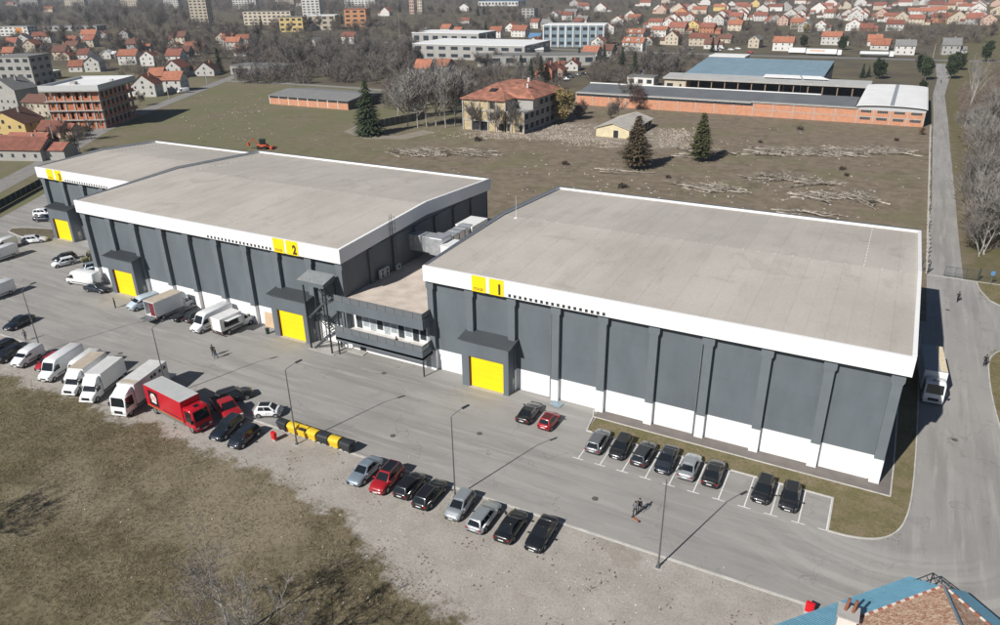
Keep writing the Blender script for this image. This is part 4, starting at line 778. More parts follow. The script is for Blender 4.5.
# ------------------------------------------------------------------ people
SKIN = mat('skin', (.45,.27,.19), rough=.6, var=.05); HAIR = mat('hair_dark', (.02,.015,.012), rough=.7, var=.1); SHOE = mat('shoe', (.03,.03,.03), rough=.6, var=0)
def person_mesh(pose):
    V, E, Rr = [], [], []
    def v(p, r): V.append(p); Rr.append(r); return len(V)-1
    def e(a, b_): E.append((a, b_))
    st, sw, bend = pose
    pel = v((0,0,.95), .15); be = v((0,.01,1.12), .135); ch = v((0,bend*.4,1.32), .155); nk = v((0,bend*.8+.01,1.48), .06); hd = v((0,bend+.02,1.60), .092); ht = v((0,bend+.02,1.71), .085)
    for a, b_ in ((pel,be),(be,ch),(ch,nk),(nk,hd),(hd,ht)): e(a, b_)
    for s in (-1,1):
        hip = v((s*.10,0,.90), .10); kn = v((s*.11,s*st*.5+.02,.50), .072); an = v((s*.11,s*st-.03,.10), .05); to = v((s*.13,s*st+.13,.04), .042)
        for a, b_ in ((pel,hip),(hip,kn),(kn,an),(an,to)): e(a, b_)
        sh = v((s*.19,bend*.7,1.42), .075); el = v((s*.25,-s*sw*.5+bend*.5,1.15), .052); wr = v((s*.24,-s*sw+bend*.5+.06,.92), .036); pa = v((s*.235,-s*sw+bend*.5+.09,.84), .036)
        for a, b_ in ((ch,sh),(sh,el),(el,wr),(wr,pa)): e(a, b_)
    me = bpy.data.meshes.new('p'); me.from_pydata(V, E, []); o = bpy.data.objects.new('p', me); COL.objects.link(o)
    md = o.modifiers.new('s', 'SKIN'); md.use_smooth_shade = True
    for i, sv in enumerate(me.skin_vertices[0].data): sv.radius = (Rr[i], Rr[i]*.85); sv.use_root = (i == 0)
    o.modifiers.new('d', 'SUBSURF').levels = 1
    dg = bpy.context.evaluated_depsgraph_get(); dg.update(); out = bpy.data.meshes.new_from_object(o.evaluated_get(dg)); bpy.data.objects.remove(o)
    bm = bmesh.new(); bm.from_mesh(out)
    mb = MB()
    for s in (-1,1):
        c = Vector((s*.235,-s*sw+bend*.5+.09,.82))
        for k, (dy, ln) in enumerate(((-.03,.075),(-.01,.085),(.012,.08),(.032,.065))): mb.tube([c+Vector((0,dy,.0)), c+Vector((0,dy+.006,-ln*.6)), c+Vector((-s*.012,dy+.012,-ln))], [.010,.009,.007], 5)
        mb.tube([c+Vector((0,.035,.03)), c+Vector((-s*.01,.065,-.005)), c+Vector((-s*.015,.07,-.03))], [.011,.010,.008], 5)
        mb.box(s*.085-.012,s*.085+.012,bend+.0,bend+.04,1.58,1.64)
    mb.hexa([(-.015,bend+.10,1.585),(.015,bend+.10,1.585),(.012,bend+.125,1.59),(-.012,bend+.125,1.59)],[(-.008,bend+.095,1.64),(.008,bend+.095,1.64),(.006,bend+.105,1.64),(-.006,bend+.105,1.64)])
    bm.from_mesh(mb.mesh('h')); bm.to_mesh(out); bm.free(); out.materials.clear()
    for q in range(4): out.materials.append([M_TRIM, M_TRIM, SKIN, SHOE][q])
    for p in out.polygons:
        c = p.center; p.use_smooth = True
        p.material_index = 3 if c.z < .09 else (2 if abs(c.x) > .19 and c.z < .93 else 0 if c.z < .95 else 1 if c.z < 1.47 else 2)
    return out
POSES = [person_mesh((.22,.18,.03)), person_mesh((.03,.03,0)), person_mesh((.30,.22,.06))]
_hair = MB()
for j in range(5):
    pass
hm = MB().loft([[(.098*math.cos(a)*k, .03+.10*math.sin(a)*k, z) for a in [2*math.pi*i/10 for i in range(10)]] for z, k in ((1.62,1.0),(1.68,1.04),(1.74,.9),(1.79,.55),(1.805,.1))]).mesh('hair', smooth=True)
def person(x, y, z, rz, top, trs, label, pose=0, group=None, sc=1.0):
    t = thing('person', label, 'person', (x, y, z), R_(rz), group); t.scale = (sc, sc, sc)
    o = bpy.data.objects.new('body', POSES[pose]); COL.objects.link(o); o.parent = t
    for i, m_ in ((0, trs), (1, top)): o.material_slots[i].link = 'OBJECT'; o.material_slots[i].material = m_
    ob('hair', hm, HAIR, t); return t
BLK = mat('cloth_black', (.012,.012,.014), rough=.85, var=.2, scale=8); GRY = mat('cloth_grey', (.14,.15,.17), rough=.9, var=.2, scale=8); JEAN = mat('cloth_jeans', (.06,.09,.15), rough=.9, var=.2, scale=8); DNV = mat('cloth_navy', (.02,.025,.045), rough=.85, var=.2, scale=8)
person(-107.9,51.8,.016,75,GRY,DNV,'man in grey top and dark trousers walking at the left edge of the yard',2)
person(-106.5,65.6,.016,160,BLK,BLK,'person in black standing near the left yellow gate of the middle hall',1)
person(-79.0,60.9,.016,200,BLK,BLK,'person in black standing left in the pair below the white vans',1); person(-78.0,60.5,.016,150,DNV,JEAN,'person in dark jacket and pale blue trousers, right of the standing pair',0)
person(-15.55,55.6,.016,190,GRY,BLK,'person with pale grey top walking left in the pair by the scooter',0); person(-15.3,56.2,.016,185,BLK,BLK,'person in black walking right in the pair by the scooter',2)
person(13.6,127.3,.018,10,BLK,BLK,'person in black walking on the side road towards the gate',2); person(16.1,105.0,.018,170,BLK,BLK,'person in black standing at the kerb of the right grass island',1)
person(-53.6,69.9,2.93,170,BLK,BLK,'person in black leaning on the balcony of the office block',1)
person(14.3,408,.02,0,BLK,BLK,'distant person in dark clothes on the access road beyond the white hall',1)
t = thing('kick_scooter', 'small kick scooter held by the walking pair in the yard', 'scooter', (-15.3,55.0,.016), R_(70))
ob('deck', MB().box(-.09,.09,-.4,.3,.10,.14), mat('scooter_orange', (.4,.12,.04), rough=.5), t); ob('stem', MB().tube([(0,.34,.12),(0,.28,1.0)], .022, 6), M_DSTEEL, t); ob('handlebar', MB().tube([(-.25,.28,1.0),(.25,.28,1.0)], .018, 6), M_DSTEEL, t)
for y in (-.45,.38): ob('wheel', MB().cyl((0,y,.1), .1, .04, 12, 'x'), M_TYRE, t)
# ------------------------------------------------------------------ vegetation
def ortho(d):
    a = d.orthogonal().normalized(); return a, d.cross(a)
def bare_tree_mesh(seed, h=10, trunkf=.3, n1=9, n2=6, n3=7, n4=0, spread=.75, tw=.05, r0=.16, up=.35, multi=1, droop=0):
    rg = random.Random(seed); tk, cr = MB(), MB()
    def dirn(d, ang):
        a, b_ = ortho(d); p = rg.uniform(0, 2*math.pi); v = (d*math.cos(ang)+(a*math.cos(p)+b_*math.sin(p))*math.sin(ang)); return v.normalized()
    def twig(p, d, ln, w_):
        a, b_ = ortho(d); q = p+d*ln; md = p+d*ln*.5+Vector((rg.uniform(-.08,.08),rg.uniform(-.08,.08),rg.uniform(-.02,.08)-droop*.3))*ln
        k = (a*math.cos(ln*50)+b_*math.sin(ln*50))*w_*.5
        cr.add([p-k,p+k,md+k*.7,md-k*.7,q-Vector((0,0,droop*ln*.5))], [(0,1,2,3),(3,2,4)])
    def br(p, d, ln, r, lv):
        ns = 4 if lv == 0 else 3; pts = [p]; dd = d
        for i in range(ns):
            dd = (dd+Vector((rg.uniform(-1,1),rg.uniform(-1,1),rg.uniform(-.4,.6)+up*(lv > 0)-droop*lv*.5))*(.10 if lv == 0 else .22)).normalized(); pts.append(pts[-1]+dd*ln/ns)
        rad = [r*(1-.72*i/ns) for i in range(ns+1)]
        (tk if lv <= 1 else cr).tube(pts, rad, 6 if lv == 0 else 4 if lv == 1 else 3, cap=False)
        cnt = (n1,n2,n3,n4)[lv] if lv < 4 else 0
        if lv == (3 if n4 else 2) : pass
        for i in range(cnt):
            t_ = rg.uniform(trunkf if lv == 0 else .2, 1) if i > 0 else 1
            k = min(int(t_*ns), ns-1); q = pts[k].lerp(pts[k+1], t_*ns-k); loc = (pts[k+1]-pts[k]).normalized()
            d2 = dirn(loc, rg.uniform(.5,1.15)*spread if i else .15); d2 = (d2+Vector((0,0,up*.3))).normalized()
            l2 = ln*(rg.uniform(.55,.9) if lv == 0 else rg.uniform(.4,.75))*(1.15-.45*t_)
            last = lv+1 >= (3 if not n4 else 4)
            if last: twig(q, d2, l2, tw*rg.uniform(.6,1.2))
            else: br(q, d2, l2, max(rad[k]*.55, tw*.7), lv+1)
    for s in range(multi):
        d = Vector((0,0,1)) if multi == 1 else dirn(Vector((0,0,1)), rg.uniform(.1,.4))
        br(Vector((rg.uniform(-.2,.2)*(multi>1),rg.uniform(-.2,.2)*(multi>1),-.1)), d, h*(.62 if multi == 1 else rg.uniform(.5,.7)), r0, 0)
    return tk.mesh('trunk', smooth=True), cr.mesh('crown')
def conifer_mesh(seed, h=16, rw=3.2, dens=1.0, low=.06, droop=.35):
    rg = random.Random(seed); tk, cr = MB(), MB(); tk.tube([(0,0,-.1),(0,0,h*.5),(0,0,h)], [.22,.13,.03], 7, cap=False)
    z = h*low
    while z < h*.985:
        f = (z-h*low)/(h*(1-low)); R1 = rw*(1-f)**.8*rg.uniform(.8,1.1)*(1 if f > .08 else .8)
        nb = max(5, int((6+R1*3.0)*dens))
        for i in range(nb):
            a = rg.uniform(0, 2*math.pi); ln = R1*rg.uniform(.65,1.12); c, s = math.cos(a), math.sin(a); ns = max(2, int(ln/.36))
            for j in range(ns):
                t_ = (j+.6)/ns; px = c*ln*t_; py = s*ln*t_; pz = z-droop*ln*t_+.12*ln*t_*t_+rg.uniform(-.1,.1); w_ = (.62-.2*t_)*rg.uniform(.7,1.3)*(.7+.09*rw); 
                u = rg.uniform(-.6,.6); q = Vector((c*math.cos(u)-s*math.sin(u), s*math.cos(u)+c*math.sin(u), rg.uniform(-.75,.05))); n_ = Vector((-s,c,rg.uniform(-.5,.5)))
                p = Vector((px,py,pz)); cr.add([p-n_*w_*.5, p+n_*w_*.5, p+q*w_*1.2], [(0,1,2)])
        z += h*.021*rg.uniform(.8,1.2)
    return tk.mesh('trunk', smooth=True), cr.mesh('crown')
def leafy_mesh(seed, h, r, n_, leaf=.35, trunk=True, flat=1.0, zc=.6):
    rg = random.Random(seed); tk, cr = MB(), MB()
    tk.tube([(0,0,-.1),(rg.uniform(-.2,.2),0,h*.3),(rg.uniform(-.3,.3),.1,h*.7)], [.2*h/8,.14*h/8,.04], 6, cap=False)
    lob = []
    for _ in range(24):
        a = rg.uniform(0,6.283); q = r*.75*rg.random()**.5; zz = rg.uniform(-.32,.34); lob.append((Vector((math.cos(a)*q*(1-abs(zz)), math.sin(a)*q*(1-abs(zz)), h*(zc+zz))), rg.uniform(.26,.48)*r))
    for c, _r in lob: tk.tube([(0,0,h*.3), c*.6+Vector((0,0,h*.12)), c], [.08*h/8,.05*h/8,.02], 4, cap=False)
    for _ in range(n_):
        c, rr = rg.choice(lob); d = Vector((rg.gauss(0,1),rg.gauss(0,1),rg.gauss(0,1)*flat)).normalized()*rr*abs(rg.gauss(.6,.38)); p = c+d
        if p.z < .1: continue
        a = Vector((rg.uniform(-1,1),rg.uniform(-1,1),rg.uniform(-1,1))).normalized(); b_ = a.orthogonal().normalized(); w_ = leaf*rg.uniform(.6,1.3); cr.add([p-b_*w_*.5, p+b_*w_*.5, p+a*w_], [(0,1,2)])
    return tk.mesh('trunk', smooth=True), cr.mesh('crown')
M_BARK = mat('bark_grey', (.13,.115,.10), rough=.95, var=.25, scale=2); M_BARKP = mat('bark_pale', (.36,.34,.31), rough=.9, var=.3, scale=2)
M_TWIG = [mat('twig_brown', (.150,.124,.104), rough=.95, var=.2, scale=.3, objvar=.25), mat('twig_grey', (.185,.165,.148), rough=.95, var=.2, scale=.3, objvar=.22), mat('twig_pale', (.25,.235,.215), rough=.95, var=.2, scale=.3, objvar=.15), mat('twig_red', (.12,.072,.066), rough=.95, var=.2, scale=.3, objvar=.2)]
M_SPR = mat('spruce_needles', (.030,.046,.022), rough=.9, var=.4, scale=.7, objvar=.15); M_SPRB = mat('cypress_brown', (.090,.066,.036), rough=.95, var=.35, scale=.6); M_SPRG = mat('cypress_olive', (.075,.078,.030), rough=.95, var=.35, scale=.6)
M_PINE = mat('pine_needles', (.038,.055,.024), rough=.9, var=.4, scale=.5, objvar=.2); M_WIL = mat('willow_yellow', (.27,.205,.085), rough=.95, var=.3, scale=.5); M_BUSHR = mat('bush_russet', (.13,.06,.035), rough=.95, var=.3, scale=.5)
TREE_N = {}
def tree(mesh, x, y, s, rz, label, bm_, cm, name='bare_tree', group=None, cat='tree', sz=None):
    t = thing(name, label, cat, (x, y, 0), rz, group); t.scale = (s, s, sz or s)
    a = bpy.data.objects.new('trunk', mesh[0]); b_ = bpy.data.objects.new('crown', mesh[1])
    for o, m_ in ((a, bm_), (b_, cm)): COL.objects.link(o); o.parent = t; set_mat(o, m_)
    return t
BT = [bare_tree_mesh(11, 11, .22, 13, 9, 11, tw=.12, spread=1.0), bare_tree_mesh(12, 12, .25, 12, 9, 11, tw=.12, spread=.85, up=.4), bare_tree_mesh(13, 9.5, .15, 13, 9, 11, tw=.12, spread=1.15, up=.1), bare_tree_mesh(14, 7, .1, 7, 7, 9, tw=.10, spread=1.0, multi=3, r0=.09), bare_tree_mesh(15, 13, .3, 13, 8, 10, tw=.11, spread=.65, up=.6)]
SPR = [conifer_mesh(21, 18, 5.4, dens=1.2), conifer_mesh(22, 12, 3.1), conifer_mesh(23, 14, 4.3, dens=1.5, droop=.1, low=.13), conifer_mesh(24, 14, 3.4, dens=1.7, droop=.1, low=.12)]
PIN = [leafy_mesh(31, 9, 3.8, 4200, .75), leafy_mesh(32, 5, 2.4, 1800, .6, zc=.5), leafy_mesh(33, 11, 3.6, 4200, .75, zc=.62)]
# ------------------------------------------------------------------ buildings behind
def depth_at(x, y): return AF.x*x+AF.y*y-AF.z*CAM_H
ROOFS = {'orange': mat('tiles_orange', (.315,.128,.078), rough=.88, var=.3, scale=.5, objvar=.25), 'red': mat('tiles_red', (.255,.10,.070), rough=.88, var=.3, scale=.5, objvar=.28), 'brown': mat('tiles_brown', (.15,.075,.055), rough=.85, var=.2, scale=.8, objvar=.1),
         'grey': mat('roof_grey', (.20,.20,.195), rough=.8, var=.15, scale=.5, objvar=.1), 'blue': mat('roof_blue', (.10,.22,.38), rough=.55, var=.12, scale=.4), 'white': mat('roof_white', (.80,.80,.79), rough=.7, var=.08, scale=.2)}
WALLS = {'white': mat('wall_white', (.60,.585,.55), rough=.85, var=.12, scale=.4, objvar=.16), 'cream': mat('wall_cream', (.52,.455,.355), rough=.85, var=.12, scale=.4, objvar=.12), 'grey': mat('wall_grey', (.36,.35,.33), rough=.85, var=.12, scale=.4), 'yellow': mat('wall_yellow', (.62,.47,.20), rough=.85, var=.1, scale=.4),
         'brick': mat('wall_brick', (.42,.19,.11), rough=.9, var=.18, scale=1.5), 'orange': mat('wall_orange', (.55,.27,.13), rough=.85, var=.1, scale=.4), 'pink': mat('wall_pink', (.50,.36,.29), rough=.85, var=.1, scale=.4)}
M_PANE = mat('far_pane', (.04,.05,.06), rough=.15, var=0)
_win = MB().box(-.55,.55,-.04,.02,0,1.35).mesh('window'); _pan = MB().box(-.45,.45,-.06,-.04,.1,1.25).mesh('pane')
_door = MB().box(-.5,.5,-.05,.02,0,2.1).mesh('door')
def window(t, x, y, z, rz=0, s=1.0, panes=False):
    o = ob('window', _win if panes else _pan, M_FR if panes else M_PANE, t, loc=(x,y,z), rz=rz); o.scale = (s,1,s)
    if panes: ob('pane', _pan, M_PANE, o)
    return o
def house(x, y, w_, d_, he, hr, gable, wall, roof, label, group=None, rz=0, chim=True, wins=True, dormer=False, seed=0, name='house'):
    t = thing(name, label, 'house', (x, y, 0), rz, group); W2 = w_/2; o_ = .45
    if gable:   # gable end faces the camera side (-Y)
        ob('wall', MB().extr([(-W2,0),(W2,0),(W2,he),(0,hr),(-W2,he)], 'y', 0, d_), WALLS[wall], t, fix=True)
        sl_ = (hr-he)/W2; e = he-o_*sl_
        r = ob('roof', MB().slab([(W2+o_,-o_,e+.05),(W2+o_,d_+o_,e+.05),(0,d_+o_,hr+.08),(0,-o_,hr+.08)], .16).slab([(0,-o_,hr+.08),(0,d_+o_,hr+.08),(-W2-o_,d_+o_,e+.05),(-W2-o_,-o_,e+.05)], .16), ROOFS[roof], t, fix=True)
    else:
        ob('wall', MB().extr([(0,0),(d_,0),(d_,he),(d_/2,hr),(0,he)], 'x', -W2, W2), WALLS[wall], t, fix=True)
        sl_ = (hr-he)/(d_/2); e = he-o_*sl_
        r = ob('roof', MB().slab([(-W2-o_,-o_,e+.05),(W2+o_,-o_,e+.05),(W2+o_,d_/2,hr+.08),(-W2-o_,d_/2,hr+.08)], .16).slab([(-W2-o_,d_/2,hr+.08),(W2+o_,d_/2,hr+.08),(W2+o_,d_+o_,e+.05),(-W2-o_,d_+o_,e+.05)], .16), ROOFS[roof], t, fix=True)
        if dormer:
            for k in (-.25,.25):
                dm = ob('dormer', MB().extr([(k*w_-1.1,he+.6),(k*w_+1.1,he+.6),(k*w_+1.1,he+1.9),(k*w_,he+2.7),(k*w_-1.1,he+1.9)], 'y', .9, d_*.4), WALLS['white'], t, fix=True); window(dm, k*w_, .9, he+.8, s=.8)
    if seed % 5 < 2 and name == 'house':    # side wing with its own low roof
        k = -1 if seed % 2 else 1; wl, wd_ = w_*.42, d_*.7; hw_ = min(he, 3.0); xa, xb = (W2, W2+wl) if k > 0 else (-W2-wl, -W2)
        ob('wing', MB().extr([(d_*.2,0),(d_*.2+wd_,0),(d_*.2+wd_,hw_),(d_*.2+wd_/2,hw_+1.6),(d_*.2,hw_)], 'x', xa, xb), WALLS[wall], t, fix=True)
        ob('wing_roof', MB().slab([(xa,d_*.2-.4,hw_-.15),(xb,d_*.2-.4,hw_-.15),(xb,d_*.2+wd_/2,hw_+1.7),(xa,d_*.2+wd_/2,hw_+1.7)], .14).slab([(xa,d_*.2+wd_/2,hw_+1.7),(xb,d_*.2+wd_/2,hw_+1.7),(xb,d_*.2+wd_+.4,hw_-.15),(xa,d_*.2+wd_+.4,hw_-.15)], .14), ROOFS['brown' if seed % 3 == 0 else roof], t, fix=True)
    if chim: ob('chimney', MB().box(W2*.3-.3,W2*.3+.3,d_*.55-.3,d_*.55+.3,he,hr+.9), WALLS['brick' if seed % 2 else 'grey'], r)
    if wins:
        n_ = max(2, int(w_/3.2)); fl = [1.0]+([3.7] if he > 4.4 else [])
        for z in fl:
            for i in range(n_): window(t, -W2+(i+.5)*w_/n_, 0, z, s=.9)
            for k in (-1, 1):
                for i in range(2): window(t, k*W2, d_*(.3+.4*i), z, rz=k*math.pi/2, s=.85)
        if gable and hr-he > 2.4: window(t, 0, 0, he+.2, s=1.0)
    return t
def ordn(k): return ('%d%s' % (k, 'th' if 10 <= k % 100 <= 20 else {1:'st',2:'nd',3:'rd'}.get(k % 10, 'th')))
# surveyed house positions: x, foot y, width in the survey picture, g gable / s side on, wall, roof
HL = """633 23 13 s cream orange;655 28 13 s white red;662 13 10 g cream orange;683 11 13 s cream red;658 37 15 s white orange;674 13 8 g white red;681 16 10 g orange red;668 29 11 g white red;689 23 10 g white orange;692 31 12 g yellow red;699 14 20 s cream orange;
717 25 12 g white red;719 11 11 s yellow orange;731 9 10 g white red;740 20 12 g white orange;744 11 12 s cream red;634 41 17 d white orange;632 51 20 d white orange;647 45 10 g white orange;671 45 13 g cream brown;676 34 16 s cream red;698 46 18 s cream red;706 34 14 s brick red;710 49 12 s white brown;
724 43 12 s cream brown;734 31 13 s cream orange;737 25 10 g orange red;753 48 10 g cream grey;757 20 9 g white red;755 7 8 g yellow orange;743 16 10 g white red;762 13 11 g white red;760 21 12 s white red;785 11 12 g grey grey;800 14 14 g grey orange;797 29 13 s cream orange;804 32 12 g grey grey;
818 13 14 g white orange;830 7 12 g white red;831 18 14 s white orange;847 20 14 g white red;860 20 13 g white orange;853 31 14 g white orange;866 32 11 s brick red;782 51 18 s white orange;830 45 17 s white orange;874 46 12 s white orange;891 22 13 s white orange;901 23 13 g cream orange;916 16 15 s white orange;916 25 13 s cream red;
894 31 15 s white red;937 15 14 s white orange;939 23 12 s brick red;957 24 17 g cream orange;977 13 14 g white red;975 22 12 s white red;997 15 12 g cream orange;879 50 16 s white orange;904 55 17 s white grey;950 55 15 s grey grey;820 31 10 g white red;775 22 10 s white red;
518 37 15 s white orange;533 52 15 g white red;534 42 11 s grey blue;553 20 10 g white grey;567 20 10 s white red;617 26 12 g white orange;553 77 19 g pink orange;545 82 10 g brick red;571 71 13 g white red;589 62 15 s white orange;597 50 12 g white orange;599 42 11 s white red;606 60 10 s grey brown;582 9 10 s white red;
445 35 9 s white orange;422 39 9 g white grey;456 39 8 s white orange;495 38 11 s white orange;422 80 15 s grey orange;441 77 8 s grey orange;464 11 10 g white grey;312 46 9 g white grey;348 44 14 s white red;292 66 12 g pink brown;243 46 12 s white orange;
128 65 17 s white orange;148 66 13 g white orange;174 65 14 s white red;156 82 10 s brick orange;173 92 17 s white orange;174 78 16 g white red;205 76 18 g white brown;240 56 12 s white orange;145 97 22 g white red;
23 46 12 g white grey;42 43 18 s white red;89 41 14 s white orange;103 38 8 g grey orange;124 40 9 g grey brown;24 71 14 g cream brown;9 61 9 s cream orange;28 77 18 s cream red;76 72 12 s white orange;93 72 14 g white grey;106 59 7 g white white;12 50 10 s white red;60 60 12 s cream brown;70 48 12 s white red;
10 6 12 s white red;48 12 10 s cream orange;300 6 12 s white red;385 16 10 g white red;600 12 12 g white red;645 6 11 s white red;705 5 10 g white red;770 5 11 s white orange;860 6 11 g white red;905 6 12 s white red;955 6 12 s cream red;800 4 10 s white orange;985 4 12 s white red;725 18 10 s white red;880 9 10 s white red;845 9 10 g cream red;925 5 10 g white orange"""
_r = random.Random(5)
for _i in range(46): HL += ';%d %.1f %d %s %s %s' % (_r.uniform(618,998), _r.uniform(3,26), _r.randint(9,14), _r.choice('ggs'), _r.choice(['white','cream','grey','white','pink']), _r.choice(['orange','red','red','brown']))
for _i in range(16): HL += ';%d %.1f %d %s %s %s' % (_r.uniform(2,235), _r.uniform(36,62), _r.randint(9,14), _r.choice('gss'), _r.choice(['white','cream','grey']), _r.choice(['orange','red','brown']))
for _i in range(14): HL += ';%d %.1f %d %s %s %s' % (_r.uniform(425,612), _r.uniform(4,34), _r.randint(8,12), _r.choice('gss'), _r.choice(['white','cream','grey']), _r.choice(['orange','red','grey']))
rows = {}
for it in HL.replace('\n','').split(';'):
    px, py, wp, k, wa, ro = it.split(); px, py, wp = float(px), float(py), float(wp)
    zone = 'left' if px < 260 else 'mid' if px < 615 else 'right'
    band = ('skyline' if py < 12 else 'upper' if py < 24 else 'second' if py < 38 else 'low')
    rows.setdefault((zone, band), []).append((px, py, wp, k, wa, ro))
ZN = {'left': 'left of the picture', 'mid': 'middle of the picture', 'right': 'hillside above the highway'}; BN = {'skyline': 'topmost', 'upper': 'upper', 'second': 'second', 'low': 'lowest'}
HOUSE_XY = []
for (zone, band), lst in rows.items():
    for i, (px, py, wp, k, wa, ro) in enumerate(sorted(lst)):
        x, y = G(px, py); dp = depth_at(x, y); w_ = max(7., min(19., wp*dp/CAM_F*1.05)); rg = random.Random(int(px*7+py))
        he = rg.choice((3.2,5.6,5.8)) if w_ < 13 else 5.6; d_ = rg.uniform(8.5,11); hr = he+(w_ if k == 'g' else d_)*.5*rg.uniform(.62,.8)
        lb = '%s-roofed %s %shouse, %s from left in %s row, %s' % (ro, wa, 'gabled ' if k == 'g' else '', ordn(i+1), BN[band], ZN[zone])
        house(x, y, w_, d_, he, hr, k == 'g', wa, ro, lb, 'houses at the %s' % ZN[zone], rz=rg.uniform(-.12,.12)+(.5 if zone == 'left' else .1 if zone == 'mid' else 0), dormer=k == 'd', seed=int(px), chim=py > 9 and int(px)%3 > 0, wins=dp < 900)
        HOUSE_XY.append((x, y))
# near houses at the left edge
def nh(px, py, w_, d_, he, hr, g_, wa, ro, lb, rz=0): x, y = G(px, py); house(x, y, w_, d_, he, hr, g_, wa, ro, lb, None, rz, seed=int(px)); HOUSE_XY.append((x, y))
nh(20,161,15,9,3.4,6.2,False,'grey','red','red metal roofed low house at the left edge by the lane',.35)
nh(25,152,13,8,2.6,5.2,False,'brick','red','darker red roofed annexe behind the low house at the left edge',.35)
nh(8,140,14,12,5.2,9.2,True,'yellow','brown','yellow gabled house with dark brown roof at the left edge',.5)
nh(38,117,13,9,5.6,8.0,False,'cream','brown','cream house with brown roof left of the unfinished block',.2)
nh(8,112,13,11,9.0,13.0,True,'grey','grey','tall plain grey gabled house at the left edge',.2)
nh(50,139,9,7,3,5.5,False,'pink','red','old red tiled cottage in front of the unfinished block',.25)
# flat-roofed blocks with window grids
def block(px, py, w_, d_, h, lb, wall, roof='white', fl=3, bays=5, rz=0, parapet=.4, cat='building', side=3, strip=None, name='apartment_block', xy=None):
    x, y = xy or G(px, py); t = thing(name, lb, cat, (x, y, 0), rz); W2 = w_/2
    wm = WALLS.get(wall) or MATS[wall]
    ob('wall', MB().box(-W2,W2,0,d_,0,h), wm, t); ob('roof', MB().box(-W2-.2,W2+.2,-.2,d_+.2,h,h+parapet), ROOFS[roof] if roof in ROOFS else MATS[roof], t)
    ww = w_/bays
    for f in range(fl):
        z = (f+.28)*h/fl
        for i in range(bays):
            o = window(t, -W2+(i+.5)*ww, 0, z); o.scale = (ww*.62/1.0, 1, h/fl*.5/1.3)
        for i in range(side):
            o = window(t, W2, (i+.5)*d_/side, z, rz=math.pi/2); o.scale = (d_/side*.55, 1, h/fl*.5/1.3)
    if strip: ob('panel', MB().box(W2*.15,W2*.6,-.09,-.03,h*.3,h*.9), mat('panel_orange', (.55,.22,.05), rough=.7, var=.1), t)
    HOUSE_XY.append((x, y)); return t
block(15,36,34,14,9,'white block with orange panels at the left edge behind the red roofs','white','grey',3,6,.3,strip=True)
block(70,31,70,16,5,'long low grey hall behind the red roofed row on the left','grey','grey',1,10,.3)
block(201,27,20,18,46,'slim cream tower block at the top edge, left of centre','cream','grey',14,4,.5)
block(268,25,60,14,15,'long cream four storey block at the top left','cream','grey',4,10,.35)
block(312,19,24,18,34,'white tower block with stepped sides at the top edge','white','grey',10,4,.5)
block(292,32,24,22,14,'low yellow block in front of the long cream block','yellow','grey',3,4,.5)
block(322,30,30,24,14,'pale flat-roofed block with many dark side windows','cream','white',3,4,.5,side=6)
block(356,27,24,34,18,'orange brick gabled block with red roof at top centre left','orange','red',4,3,.5,side=8)
block(245,9,46,16,24,'group-end white apartment block on the skyline at left','white','grey',7,8,.4); block(75,6,50,16,18,'pale apartment block on the skyline at far left','cream','grey',5,8,.4)
block(360,8,60,16,20,'white apartment block on the skyline left of centre','white','grey',5,9,.3); block(420,14,7,7,40,'thin cream twin tower on the skyline, right one','cream','grey',10,2,.3); block(412,14,7,7,44,'thin cream twin tower on the skyline, left one','pink','grey',10,2,.3)
block(30,8,44,16,20,'pale grey apartment block on the skyline at the left corner','grey','grey',6,8,.4); block(130,7,40,16,24,'cream apartment block on the skyline right of the corner one','cream','grey',7,7,.4); block(172,9,30,14,20,'white apartment block left of the slim tower','white','grey',6,6,.4); block(285,5,40,16,26,'cream apartment block on the skyline behind the white tower','cream','grey',7,7,.4)
block(498,6,80,40,8,'wide white and blue industrial hall at the top edge','white','blue',1,12,.1); block(528,20,16,14,13,'unfinished grey concrete frame building in the scrub','grey','grey',4,3,.1)
MATS['glass_facade'] = mat('glass_facade', (.22,.29,.34), rough=.25, var=.15, scale=.3)
tb = block(573,47,46,26,15,'modern grey blue office with vertical fins and white roof','glass_facade','white',3,8,.25,side=5,name='office_building')
for i in range(9): ob('fin', MB().box(-23+i*5.6,-22+i*5.6,-.5,-.06,0,15), WALLS['white'], tb)
block(467,60,80,46,9,'long white-roofed factory hall behind the bare trees','grey','white',2,9,.08,side=4,name='factory_hall'); block(445,44,60,34,8,'low white-roofed factory hall behind the long one','grey','white',1,7,.08,name='factory_hall')
block(536,66,70,14,6,'long dark shed with pale grey roof behind the firs','grey','grey',1,9,.45,name='shed'); block(512,60,40,12,6,'white-roofed shed left of the long dark shed','grey','white',1,6,.45,name='shed')
block(710,71,18,14,9,'white two storey office with flat roof behind the blue roofed hall','white','white',2,3,0,side=2,xy=(-84,405)); block(640,86,13,8,4,'small white hut behind the factory wall','white','grey',1,3,0)
block(20,88,18,16,15,'grey concrete apartment block at the left edge','grey','grey',4,4,.4); block(32,80,22,10,4,'cream flat garage beside the concrete block on the left','cream','white',1,3,.3); block(257,75,34,16,4.5,'dark grey low workshop with white end at the lane corner','grey','grey',1,5,.2,name='workshop')
